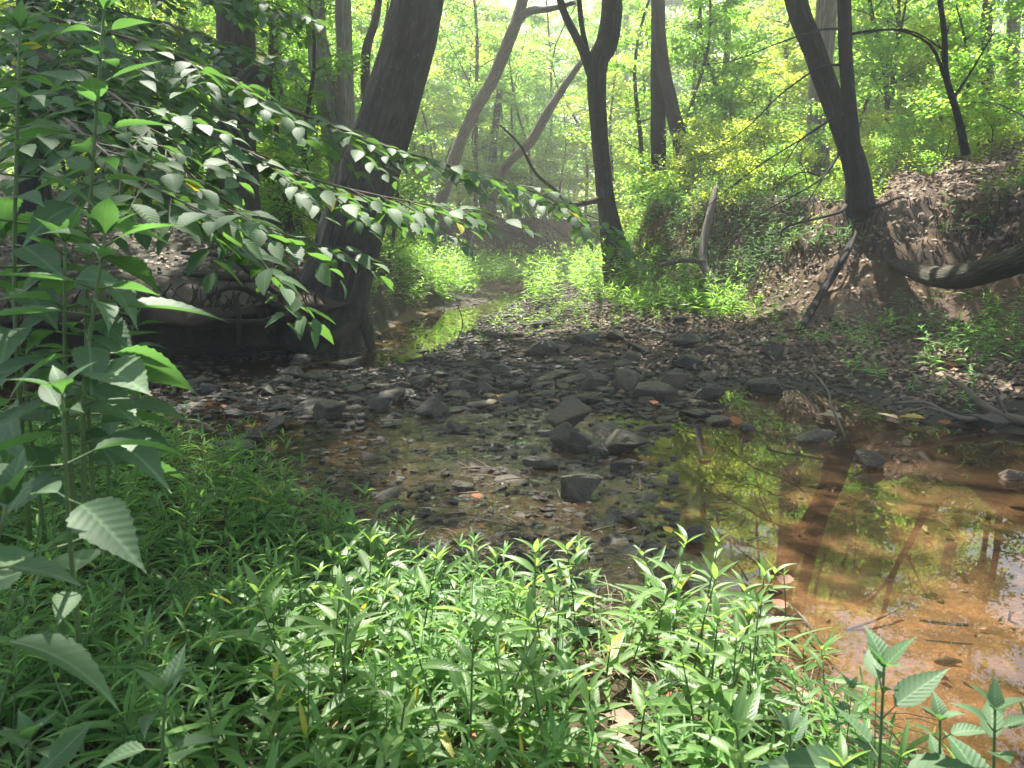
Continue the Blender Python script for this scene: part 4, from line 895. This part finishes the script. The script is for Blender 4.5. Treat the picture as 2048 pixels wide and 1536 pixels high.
# fallen leaves that stand out
FALL = [(1306, 822, 26, 'fall_orange', 'bright orange dead leaf on the dark stones of the rock bar'), (1422, 955, 36, 'fall_orange', 'rust red dead leaf beside the end of the wet stick'), (1472, 886, 40, 'fall_orange', 'pale orange leaf floating on the pool near the rock bar'),
        (1000, 806, 44, 'fall_yellow', 'curled yellow leaf among black stones left of the brown boulder'), (985, 822, 34, 'fall_tan', 'pale green leaf just under the curled yellow one'), (1795, 860, 48, 'fall_tan', 'cream coloured leaf floating on the pool by the driftwood'), (1850, 850, 52, 'fall_yellow', 'yellow brown leaf caught against the driftwood'),
        (1890, 866, 34, 'fall_orange', 'small red leaf floating beside the driftwood fork'), (1682, 862, 60, 'fall_tan', 'pale leaf hooked on the twig above the tilted slab'), (535, 940, 34, 'fall_brown', 'grey brown leaf stuck on the wet stones of the riffle'), (505, 890, 26, 'fall_orange', 'reddish leaf on the long dark slab'),
        (450, 835, 18, 'fall_orange', 'tiny red leaf on the shaded pebbles'), (770, 735, 20, 'fall_orange', 'little orange leaf at the foot of the dark bar stones'), (1340, 1135, 30, 'fall_yellow', 'small yellow leaf on a wet stone in the shallows'), (960, 1058, 34, 'fall_orange', 'orange leaf under shallow water in the riffle'),
        (1222, 712, 18, 'fall_orange', 'orange leaf on the gravel near the middle of the bar'), (1555, 1275, 52, 'fall_brown', 'curled dark brown leaf lying on the mud'), (1560, 1230, 50, 'fall_brown', 'big rolled brown leaf at the water line'), (1908, 740, 30, 'fall_orange', 'orange leaf glowing on the undercut shore tuft'),
        (870, 1450, 80, 'fall_brown', 'large brown dead leaf on the ground between green plants'), (950, 1520, 70, 'fall_orange', 'orange dead leaf on the ground at the lower edge'), (1330, 1430, 60, 'fall_orange', 'rust coloured leaf under the tall smartweed')]
for i, (px, py, w, mt, lb) in enumerate(FALL):
    p = on_ground(px, py); p[2] = max(p[2], .0) + .035; L = w * p[1] / F * .95
    t = leaf_tpl(9, .75, .45, .10, random.uniform(-.1, .3), .16); me = mesh_np('fallen_leaf', t[0], t[1], M[mt], t[2]); o = obj('fallen_leaf', me, loc=p); o.scale = (L, L, L)
    o.rotation_euler = (random.uniform(.05, .35), random.uniform(-.2, .2), random.uniform(-1.2, 1.2)); tag(o, lb, 'leaf')

# ------------------------------------------------------------------ plants
def gen_plant(base, lean, h, n, L, mode='alt', t0=.25, up=.45, a0=None, pet=0.0):
    """stem points and leaf frames of one herb"""
    base = np.asarray(base, float); lean = np.asarray(lean, float)
    pts = np.array([base, base + [lean[0] * .3 * h, lean[1] * .3 * h, h * .5], base + [lean[0] * h, lean[1] * h, h]])
    path = smooth_path(pts, 24); a = random.uniform(0, 6.28) if a0 is None else a0
    P, D, Nn, S = [], [], [], []
    k = 0; rows = n if mode == 'alt' else max(2, n // 2)
    for i in range(rows):
        t = t0 + (1 - t0) * ((i + .5) / rows) ** .9; q = path[min(23, int(t * 23))]
        a += (2.4 + random.uniform(-.4, .4)) if mode == 'alt' else (1.57 + random.uniform(-.25, .25))
        for s in ((0,) if mode == 'alt' else (0, math.pi)):
            aa = a + s + random.uniform(-.2, .2); el = up + .55 * max(0, t - .7) / .3 + random.uniform(-.25, .25)
            d = np.array([math.cos(aa) * math.cos(el), math.sin(aa) * math.cos(el), math.sin(el)])
            sz = L * random.uniform(.55, 1.15) * (1 - .55 * max(0, (t - .72) / .28)) * (.65 + .35 * min(1, t / .4))
            b = q + d * pet * sz
            P.append(b); D.append(d if pet == 0 else unit(d + [0, 0, -.22])); Nn.append(unit(np.array([-.6 * math.cos(aa), -.6 * math.sin(aa), 1]) + .25 * RNG.standard_normal(3))); S.append(sz)
    for i in range(3 if mode == 'alt' else 4):
        aa = a + i * (2.1 if mode == 'alt' else 1.57); el = random.uniform(.7, 1.15); P.append(path[-1]); D.append(np.array([math.cos(aa) * math.cos(el), math.sin(aa) * math.cos(el), math.sin(el)]))
        Nn.append(np.array([-math.cos(aa), -math.sin(aa), .6])); S.append(L * random.uniform(.35, .55))
    return path, np.array(P), np.array(D), np.array(Nn), np.array(S)
def herb(name, label, group, kind, base, lean, h, n, L, mode='alt', t0=.25, up=.45, pet=0., r=.003, cat='plant', a0=None):
    path, P, D, Nn, S = gen_plant(base, lean, h, n, L, mode, t0, up, a0, pet); base = np.asarray(base, float)
    root = thing(name, base, label, cat, group)
    mb = MB(); tube(mb, path[[0, 4, 8, 12, 16, 20, 23]], np.linspace(r, r * .5, 7), 5, 10)
    if pet:
        for p, d, s in list(zip(P, D, S))[:-4]:
            dd = unit(d + [0, 0, .22]) * pet * s; tube(mb, [p - dd, p], [r * .45, r * .3], 4, 3, cap=False)
    obj('stem', mb.mesh('stem', M['stem'], origin=base), root)
    leaf_objects(root, kind, P, D, Nn, S, base)
    return root
def cover(name, label, kind, mat, n, region, h, L, nl, mode='alt', pet=0.):
    X, Y = region(n); Z = height(X, Y); mb = MB(); st = MB(); A = [[], [], [], []]
    for x, y, z in zip(X, Y, Z):
        hh = random.uniform(*h) * (1 + .9 * float(fbm(x * 1.9, y * 1.9, 2.0)))
        path, P, D, Nn, S = gen_plant((x, y, z - .01), (random.gauss(0, .25), random.gauss(0, .25)), hh, random.randint(*nl), random.uniform(*L), mode, .2, .35, None, pet)
        for k, v in zip(A, (P, D, Nn, S)): k.append(v)
        tube(st, path[[0, 9, 17, 23]], [.0022, .0018, .0014, .001], 3, 5, cap=False)
    P, D, Nn, S = [np.concatenate(k) for k in A]; scatter_mix(mb, kind, P, D, Nn, S)
    me = mb.mesh(name, M[mat]); tag(obj(name, me), label, kind='stuff')
    tag(obj(name + '_stems', st.mesh(name + '_stems', M['stem'])), label.replace('leaves', 'stems'), kind='stuff')
# dense green mat on the near bank
nearb = lambda X, Y, z, sr, sl, sg, sn: (sn > .20 + .22 * fbm(X * 2.2, Y * 2.2, 1.)) & (Y < 5.2) & (RNG.random(len(X)) < np.clip(np.where(X > .1, .42, .95) + .6 * fbm(X * 2.6, Y * 2.6, 3.), .05, 1) * sstep(5.4, 4.2, Y))
cover('ground_cover', 'dense low green leaves matting the near bank', 'lance', 'leaf_cover', 3800, reg((-3.2, 1.3), (1.0, 5.2), nearb), (.12, .30), (.085, .14), (7, 10))
cover('ground_cover', 'low green leaves on the bench below the clay bank', 'smart', 'leaf_cover', 600, reg((2.4, 7), (5.2, 8.6), lambda X, Y, z, sr, sl, sg, sn: (sg > .15) & (sr < .1) & (RNG.random(len(X)) < sstep(2.4, 4.6, X) * (.4 + .7 * sstep(-.2, .3, fbm(X * 1.6, Y * 1.6, 2.))))), (.12, .5), (.08, .14), (7, 11))
cover('far_grass', 'bright grass and herb leaves on the bar upstream', 'lance', 'leaf_gold' if False else 'leaf_wood', 2300, reg((-2.4, 3.2), (12.6, 24.5), lambda X, Y, z, sr, sl, sg, sn: (z > .06) & (sl < 1.9) & (sr < 1.8) & ((np.abs(X - 1.15 - .03 * (Y - 16)) > .28) | (Y > 21)) & (RNG.random(len(X)) < sstep(12.8, 15.2, Y + .6 * fbm(X * 1.5, Y * 1.5, 3.)))), (.25, .85), (.16, .3), (8, 12))
cover('bank_herbs', 'low herb leaves clinging to the banks', 'smart', 'leaf_wood', 1500, reg((-3.5, 5), (8.5, 17.5), lambda X, Y, z, sr, sl, sg, sn: (((sr > -.3) & (sr < 1.6) & (X < 3.6)) | ((sl > 0) & (sl < 1.8) & (Y > 10.3))) & (fbm(X * 1.3, Y * 1.3, 6.) > -.25)), (.12, .4), (.06, .13), (6, 9))
cover('bank_herbs', 'dark shaded herb leaves on the bank between root mound and pale snag', 'smart', 'leaf_nettle', 1000, reg((2.0, 4.0), (10.4, 15.5), lambda X, Y, z, sr, sl, sg, sn: (sr > -.5) & (sr < 1.7)), (.15, .6), (.07, .14), (6, 10))
cover('bank_grass', 'drooping grass leaves hanging over the lip of the clay bank', 'lance', 'leaf_nettle', 600, reg((3, 8.5), (8.5, 12), lambda X, Y, z, sr, sl, sg, sn: (sr > 1.0) & (sr < 2.2) & (fbm(X * 1.6, Y * 1.6, 2.) > -.1)), (.1, .28), (.14, .26), (6, 9))
cover('bank_grass', 'light green grass tufts at the foot of the bank by the pale snag', 'lance', 'leaf_wood', 420, reg((1.6, 3.3), (9.3, 14), lambda X, Y, z, sr, sl, sg, sn: (sr > -.8) & (sr < .5) & (fbm(X * 1.4, Y * 1.4, 5.) > -.15)), (.15, .4), (.14, .28), (6, 9))
cover('bank_herbs', 'herb leaves hanging over the brown cut bank upstream', 'smart', 'leaf_wood', 520, reg((-6, 6), (22, 29), lambda X, Y, z, sr, sl, sg, sn: (sl > .1) & (sl < 2.2) & (fbm(X * .9, Y * .9, 5.) > -.25)), (.3, .9), (.14, .26), (7, 10))
cover('gravel_herbs', 'small herb leaves sprouting from the far gravel', 'smart', 'leaf_wood', 170, reg((-.5, 2.4), (8.8, 14), lambda X, Y, z, sr, sl, sg, sn: (sg > .1) & (sr < 0)), (.08, .3), (.06, .12), (5, 8))
cover('bank_herbs', 'scattered green leaves along the lip of the high bank', 'smart', 'leaf_gold', 800, reg((2.5, 10), (9.4, 14), lambda X, Y, z, sr, sl, sg, sn: (sr > .9) & (fbm(X * 1.1, Y * 1.1, 4.) > .05)), (.1, .35), (.06, .11), (6, 9))

cover('ground_cover', 'broad toothed seedling leaves among the near bank mat', 'nettle', 'leaf_nettle', 130, reg((-3.0, .9), (1.0, 4.6), lambda X, Y, z, sr, sl, sg, sn: (sn > .25) & (fbm(X * 1.5, Y * 1.5, 9.) > -.1)), (.12, .32), (.06, .10), (6, 10), 'opp', .2)
cover('near_grass', 'thin grass blades standing in the near bank mat', 'blade', 'leaf_cover', 420, reg((-3.0, 1.2), (1.0, 4.8), lambda X, Y, z, sr, sl, sg, sn: (sn > .15) & (fbm(X * 1.8, Y * 1.8, 4.) > -.05)), (.05, .12), (.18, .36), (5, 8))
# dead straw on the sunny ground
X, Y = reg((-1.2, 1.4), (1.0, 3.0), lambda X, Y, z, sr, sl, sg, sn: (sn > .05))(1500); mb = MB()
for x, y, z in zip(X, Y, height(X, Y)):
    a = random.uniform(0, 6.28); l = random.uniform(.06, .22); e = np.array([x + math.cos(a) * l, y + math.sin(a) * l, z + random.uniform(.0, .06)])
    tube(mb, [(x, y, z + .01), (np.array([x, y, z]) + e) / 2 + [0, 0, random.uniform(.01, .05)], e], [.0018, .0016, .001], 3, 4, cap=False)
tag(obj('straw', mb.mesh('straw', M['fall_tan'])), 'dead tan grass stalks lying on the near bank', kind='stuff')
litter('leaf_litter', 'dead leaves on the ground between the near plants', 900, reg((-1.5, 1.5), (1.0, 3.2), lambda X, Y, z, sr, sl, sg, sn: sn > .0), .04, .09)

# single plants of the near bank that stand up out of the mat
def rows_of(n, xr, yr, cond):
    out = []; t = 0
    while len(out) < n and t < n * 60:
        t += 1; px, py = random.uniform(*xr), random.uniform(*yr); q = on_ground(px, py)
        if cond(q): out.append(q)
    return out
for q in rows_of(58, (560, 1560), (1230, 1700), lambda q: q[1] > 1.15):
    herb('smartweed', 'slender smartweed with drooping pale lance leaves in the sunny front of the bank', 'smartweed plants in the sunny bank front', 'smart', q, (random.gauss(0, .2), random.gauss(0, .2)), random.uniform(.2, .4), random.randint(7, 10), random.uniform(.10, .16), up=.35, cat='plant')
for q in rows_of(10, (350, 1750), (1500, 1750), lambda q: True):
    herb('smartweed', 'large leaved smartweed close to the lower edge of the view', 'large smartweed plants close by', 'smart', q, (random.gauss(0, .2), random.gauss(0, .2)), random.uniform(.28, .42), 10, random.uniform(.12, .16), up=.4)
for q in rows_of(52, (-40, 640), (960, 1650), lambda q: q[1] > 1.25):
    herb('stilt_plant', 'green lance leaved plant in the shaded mat under the tall nettles', 'green plants in the shaded mat', 'lance', q, (random.gauss(0, .2), random.gauss(0, .2)), random.uniform(.22, .38), 9, random.uniform(.10, .15), up=.3)
NAMED = [((980, 1120), 2.25, .30, 'tall smartweed sprig reaching over the riffle water at the shore', .13, 10), ((1180, 1170), 2.15, .26, 'upright smartweed sprig at the middle of the shore', .12, 7), ((1340, 1190), 1.95, .36, 'big pale smartweed with wide drooping leaves beside the orange sand', .19, 10),
         ((1425, 1200), 1.9, .30, 'smartweed with one leaf standing straight up by the reddish stone', .14, 8), ((1100, 1190), 2.05, .30, 'dark green smartweed just left of the upright sprig', .13, 8), ((545, 1010), 3.0, .38, 'tall blade leaved plant overtopping the mat edge at the creek', .14, 9), ((640, 1080), 2.7, .34, 'leafy plant in front of the dark smooth rock', .14, 9),
         ((870, 1160), 2.45, .28, 'yellow tipped plant at the edge of the sunlit mat', .13, 9), ((1575, 1160), 2.2, .16, 'lone small seedling standing in the water edge', .07, 5), ((760, 1100), 2.6, .30, 'lance leaved plant leaning over the shore left of the riffle', .13, 9), ((1200, 1310), 1.7, .34, 'dark stemmed smartweed in the middle of the front rank', .15, 9), ((960, 1350), 1.6, .32, 'broad bright smartweed near the brown dead leaf', .14, 9)]
for (px, py), Y, h, lb, L, n in NAMED:
    tip = at(px, py, Y); x, y = tip[0], tip[1]; z = hz(x, y); hh = max(.12, tip[2] - z)
    herb('smartweed', lb, None, 'smart', (x + .02, y + .03, z), (random.gauss(0, .06), random.gauss(0, .06)), hh, n, L, up=.35, r=.0035)
# tall nettle-like plants
def tall(label, top, bot, Y, n, L, r=.006, up=.1, t0=.2, Yb=None):
    a = at(*bot, Yb or Y); b = at(*top, Y); h = b[2] - a[2]
    herb('tall_nettle', label, None, 'nettle', a, ((b[0] - a[0]) / h, (b[1] - a[1]) / h), h, n, L, 'opp', t0, up, .28, r, 'plant')
tall('tall nettle in front with sunlit top leaves and long toothed side leaves', (210, 470), (170, 1060), 1.4, 26, .21)
tall('shorter nettle shoot with bright tip beside the sunlit tall nettle', (130, 485), (150, 1050), 1.5, 18, .18)
tall('tallest dark nettle stem rising to the upper edge over the boughs', (208, 20), (190, 1080), 1.7, 34, .19)
tall('dark nettle stem at the very edge of the view', (40, 60), (60, 1080), 1.6, 34, .18)
tall('close blurred nettle with a hole in one leaf above the mat', (125, 790), (160, 1300), .95, 10, .14, .004)
tall('leaning nettle low in the shade behind the close blurred one', (20, 560), (90, 1080), 1.9, 28, .17)
tall('nettle in the deep shade by the black pool', (270, 640), (215, 1010), 2.3, 22, .17)
tall('nettle shoot poking in from the side beside the green mat', (15, 1010), (-60, 1500), .75, 10, .14, .004, .1)
tall('low broad leaved nettle at the lower edge of the view', (330, 1390), (330, 1800), .95, 10, .13, .004, .2)
tall('low broad leaved nettle in the lower corner', (60, 1480), (60, 1850), .9, 10, .13, .004, .2)
tall('broad toothed shoot against the orange water in the lower part', (1768, 1335), (1730, 1900), 1.05, 14, .145, .004, .35)
tall('broad leaved shoot at the edge by the orange water', (1990, 1420), (1960, 1900), 1.0, 14, .105, .004, .35)
tall('small broad leaved shoot left of the toothed shoot', (1580, 1470), (1560, 1850), 1.1, 12, .105, .004, .3)
tall('broad leaved shoot in front of the orange water between its neighbours', (1880, 1440), (1860, 1880), 1.08, 12, .11, .004, .3)
# bench plants
for px, py, h, lb in [(1890, 720, .35, 'pale leaved plant over the undercut shore tuft'), (1975, 700, .5, 'tall bench plant at the edge beside the pale leaved one'), (2030, 690, .55, 'tallest bench plant under the end of the log'), (1870, 620, .35, 'dark herb growing under the thick log'),
                      (1700, 700, .2, 'low herb on the gravel between the dark block and the bench'), (1600, 690, .22, 'herb beside the dark square block'), (1760, 770, .16, 'small pale seedling on the grey mud shore'), (1930, 620, .4, 'broad herb behind the bench plants below the log')]:
    q = on_ground(px, py); herb('bench_plant', lb, None, 'smart', q, (random.gauss(0, .15), random.gauss(0, .15)), h, 12, .15, up=.3)
# fern
q = on_ground(1790, 640); root = thing('fern', q, 'single blue green fern with two fronds at the foot of the clay bank', 'fern')
for dx, dz, ln in ((.32, .22, .42), (-.06, .3, .38)):
    P = smooth_path([q, q + [dx * .5, -.12, dz], q + [dx, -.25, dz * .7]], 16); mb = MB(); tube(mb, P[::5], [.004, .003, .002, .001], 4, 8)
    pp, dd, nn, ss = [], [], [], []
    for i in range(2, 16):
        for s in (-1, 1):
            t = unit(P[min(15, i)] - P[i - 1]); sd = unit(np.cross(t, [0, 0, 1])) * s; pp.append(P[i]); dd.append(sd + .4 * t); nn.append([0, -.2, 1]); ss.append(.11 * math.sin(math.pi * (.15 + .85 * i / 16)) + .012)
    scatter(mb, TPL['lance'][0], np.array(pp), np.array(dd), np.array(nn, float), np.array(ss)); obj('frond', mb.mesh('frond', M['leaf_nettle'], origin=q), root)
# orange flower
p = at(746, 1258, 1.9); z = hz(p[0], p[1]); root = thing('jewelweed', (p[0], p[1], z), 'tiny orange flower on a thin stalk in the green mat', 'flower')
mb = MB(); tube(mb, [(p[0], p[1], z), (p[0] + .01, p[1], (z + p[2]) / 2), p], [.0025, .002, .0015], 5, 6); obj('stem', mb.mesh('stem', M['stem'], origin=(p[0], p[1], z)), root)
mb = MB(); scatter(mb, TPL['small'][0], np.repeat(p[None], 5, 0), np.array([[math.cos(a), math.sin(a), .5] for a in np.arange(5) * 1.257]), np.tile([0, 0, 1.], (5, 1)), np.full(5, .012)); obj('flower', mb.mesh('flower', M['petal'], origin=(p[0], p[1], z)), root)

# ------------------------------------------------------------------ beech boughs over the bank
def bough_tree(name, label, base, trunk, boughs, leaf=(.065, .11), nobj=300):
    base = np.asarray(base, float); root = thing(name, base, label, 'tree'); mb = MB(); tube(mb, trunk[0], trunk[1], 12, 20, .08); obj('trunk', mb.mesh('trunk', M['bark_dark'], origin=base), root)
    P, D, Nn, S = [], [], [], []
    for rows, r0, tw, nt, sp in boughs:
        B = smooth_path([at(*q) for q in rows], 40); bm_ = MB(); tube(bm_, B[::5], np.linspace(r0, .002, len(B[::5])), 6, 30)
        plane = unit(np.array([.05, -.14, 1]))
        for i in range(nt):
            t = .12 + .86 * (i + random.random()) / nt; s = B[int(t * 39)]; tan = unit(B[min(39, int(t * 39) + 1)] - B[int(t * 39) - 1]); sd = unit(np.cross(tan, plane)) * (1 if i % 2 else -1)
            d = unit(tan * .75 + sd * random.uniform(.5, 1.0) + np.array([0, 0, random.uniform(-.4, .12)])); ln = tw * random.uniform(.5, 1.2) * (1.15 - .6 * t)
            e = s + d * ln + [0, 0, -.12 * ln]; T = smooth_path([s, (s + e) / 2 + [0, 0, .04 * ln], e], 12); tube(bm_, T[::3], [.0028, .0022, .0018, .0012], 4, 6, cap=False)
            nlv = max(4, int(ln / sp))
            for j in range(nlv):
                u = .15 + .85 * (j + .5) / nlv; q = T[min(11, int(u * 11))]; ss = unit(np.cross(d, plane)) * (1 if j % 2 else -1)
                P.append(q); D.append(unit(d * .7 + ss * .9 * (1 - .6 * (j == nlv - 1)) + [0, 0, random.uniform(-.32, .12)])); Nn.append(unit(plane + .28 * RNG.standard_normal(3))); S.append(random.uniform(*leaf) * (.8 + .3 * math.sin(u * 3)))
        obj('bough', bm_.mesh('bough', M['twig'], origin=base), root)
    P, D, Nn, S = map(np.array, (P, D, Nn, S)); o = np.argsort(np.linalg.norm(P - ORG, axis=1) / S)
    a, b = o[:nobj], o[nobj:]; leaf_objects(root, 'beech', P[a], D[a], Nn[a], S[a], base)
    if len(b): mb = MB(); scatter_mix(mb, 'beech', P[b], D[b], Nn[b], S[b]); tag(obj('foliage', mb.mesh('foliage', M['leaf_beech'], origin=base), root), kind='stuff')
    return root
tb = np.array([-3.6, 4.9, hz(-3.6, 4.9)])
bough_tree('beech_tree', 'young beech whose long leafy boughs sweep down across the massive leaning trunk', tb, ([tb, tb + [.1, 0, 1.4], tb + [.5, -.2, 2.9], tb + [.6, -.3, 5]], [.07, .06, .05, .03]), [
    ([(60, 60, 3.9), (300, 130, 3.6), (500, 190, 3.5), (700, 265, 3.6), (900, 335, 3.8), (1080, 385, 4.0), (1250, 470, 4.2)], .016, .55, 44, .042),
    ([(60, 100, 3.4), (250, 190, 2.9), (420, 270, 2.7), (600, 350, 2.8), (800, 400, 3.1), (1000, 430, 3.4)], .014, .5, 54, .040),
    ([(60, 140, 3.0), (200, 240, 2.4), (320, 350, 2.2), (430, 460, 2.15), (530, 530, 2.2), (605, 650, 2.3)], .011, .32, 30, .045),
    ([(60, 180, 2.8), (180, 280, 2.1), (280, 360, 1.95), (400, 420, 1.9), (520, 410, 1.9)], .01, .34, 32, .045),
    ([(60, 90, 3.2), (250, 210, 2.5), (360, 330, 2.4), (480, 430, 2.45), (600, 480, 2.6), (720, 500, 2.8)], .011, .40, 36, .042),
    ([(20, 20, 3.6), (200, 60, 3.0), (350, 110, 2.9), (480, 170, 2.9), (560, 240, 3.0)], .012, .48, 36, .042)])
ov = np.array([-5.2, 7.0, hz(-5.2, 7.0)])
bough_tree('shade_tree', 'leafy tree of dark round leaves filling the upper corner behind the nettles', ov, ([ov, ov + [.1, .1, 1.6], ov + [.2, .2, 3.4], ov + [.2, .3, 6]], [.09, .08, .06, .03]), [
    ([(20, -60, 6.5), (160, 0, 6), (300, 40, 5.8), (430, 80, 5.7), (560, 120, 5.8)], .02, .9, 40, .06), ([(10, 20, 6.6), (120, 90, 6), (260, 140, 5.8), (380, 190, 5.8)], .02, .9, 36, .06),
    ([(10, 120, 6.8), (100, 190, 6.4), (200, 230, 6.3), (320, 260, 6.4)], .018, .8, 30, .06), ([(40, -120, 6.4), (250, -60, 6), (450, -20, 6.1), (620, 30, 6.3)], .02, .9, 36, .06)], (.10, .15), 120)

# ------------------------------------------------------------------ humid air
hm, nt, out = new_mat('humid_air')
pv = N(nt, 'ShaderNodeVolumePrincipled', i_Density=0.0048, i_Anisotropy=0.3); pv.inputs['Color'].default_value = (1.0, 1.0, 0.94, 1)
nt.links.new(pv.outputs[0], out.inputs['Volume'])
hv = np.array([[x, y, z] for x in (-75, 75) for y in (-12, 100) for z in (-1.6, 29)], float)
tag(obj('haze', mesh_np('haze', hv, np.array([[0, 1, 3, 2], [4, 6, 7, 5], [0, 4, 5, 1], [2, 3, 7, 6], [0, 2, 6, 4], [1, 5, 7, 3]]), hm, None, False)), 'pale humid air under the trees', kind='stuff')

# ------------------------------------------------------------------ labels of the look-alikes: each told from its neighbours by what it lies beside
ORD = 'first second third fourth fifth sixth seventh eighth ninth tenth eleventh twelfth thirteenth fourteenth fifteenth sixteenth seventeenth eighteenth nineteenth twentieth'.split()
ORD = ORD + ['twenty-' + o for o in ORD[:9]] + ['thirtieth'] + ['thirty-' + o for o in ORD[:9]]
def single_out(group, noun, anchors):
    A = np.array([a[0][:2] for a in anchors]); fam = {}
    for o in list(SC.objects):
        if o.get('group') not in group: continue
        p = np.array(o.location[:2]); d = p - A; k = int(np.argmin((d ** 2).sum(1))); dx, dy = d[k]
        side = ('right of' if dx > 0 else 'left of') if abs(dx) > abs(dy) else ('behind' if dy > 0 else 'in front of')
        fam.setdefault((k, side), []).append((float(np.hypot(dx, dy)), o))
    for (k, side), L in fam.items():
        L.sort(key=lambda t: t[0])
        for i, (d, o) in enumerate(L):
            o['label'] = f"{noun(o)} {side} the {anchors[k][1]}" + (f", {ORD[min(i, 38)]} one out" if len(L) > 1 else '')
def stone_word(o):
    w, d, h = o.scale; s = 'large' if w > .24 else 'middling' if w > .15 else 'small'
    return f"{s} {'flat' if h < .55 * w else 'blocky'} stone"
RA = [(on_ground(px, py), nm) for px, py, nm in [(1125, 868, 'brown boulder'), (1252, 913, 'wide mossy slab'), (1160, 1003, 'mossy triangular rock'), (1396, 1090, 'pointed dark stone'), (926, 795, 'rounded block'), (1545, 787, 'shiny wet slab'),
      (545, 862, 'flat dark stone'), (448, 922, 'long slab near the green bank'), (655, 840, 'bulky black rock'), (1080, 716, 'hump shaped rock'), (1380, 742, 'blocky rock at the pool'), (684, 740, 'long brown stone'), (765, 825, 'pale edged chunk'), (985, 722, 'pale tan flat stone'),
      (1320, 806, 'pale mossy slab'), (650, 1066, 'dark smooth rock'), (1546, 720, 'dark square block'), (1086, 940, 'thin flat slab'), (860, 835, 'black slanted rock'), (1236, 684, 'tan green rounded rock')]]
single_out(('stones of the central rock bar', 'stones in the shaded pebbles', 'stones in the riffle', 'stones on the far gravel', 'stones on the orange shore'), lambda o: 'dark stone', RA)
PA = [((at(px, 0, Y)[0], Y), nm) for px, Y, nm in [(980, 2.25, 'smartweed reaching over the riffle'), (1180, 2.15, 'upright smartweed sprig'), (1340, 1.95, 'big pale smartweed'), (545, 3.0, 'tall blade leaved plant'), (640, 2.7, 'plant before the smooth rock'), (870, 2.45, 'yellow tipped plant'), (1200, 1.7, 'dark stemmed smartweed'), (960, 1.6, 'broad bright smartweed'),
      (330, .95, 'low broad nettle'), (1760, 1.05, 'toothed shoot by the water'), (200, 1.4, 'sunlit tall nettle'), (746, 1.9, 'tiny orange flower')]]
single_out(('smartweed plants in the sunny bank front',), lambda o: 'slender smartweed', PA); single_out(('green plants in the shaded mat',), lambda o: 'lance leaved green plant', PA); single_out(('large smartweed plants close by',), lambda o: 'large leaved smartweed', PA)
TA = [((at(px, 0, Y)[0], Y), nm) for px, Y, nm in [(1720, 10.3, 'two stemmed tree'), (1930, 10, 'bent bank sapling'), (1632, 15, 'pale trunk in the bushes'), (1235, 15, 'forked dark tree'), (1340, 17, 'shaded double trunk'), (690, 14, 'pale twin trunk'), (466, 11, 'burl tree'), (940, 21, 'bent tree with pale foot'), (855, 20, 'arching pale tree'), (2024, 18, 'straight grey trunk'), (1750, 24, 'grey trunk beyond the bushes'), (368, 16, 'thin trunk in the shade')]]
for g, nn in (('bushes on the high bank', 'small sunny bush'), ('bushes of the sunny understorey', 'yellow green bush'), ('saplings of the sunny understorey', 'leafy sapling'), ('saplings on the shaded bank', 'shaded sapling'), ('young trees of the sunny wood', 'airy young tree'), ('young trees on the high bank', 'shaded young tree')): single_out((g,), lambda o, nn=nn: nn, TA)
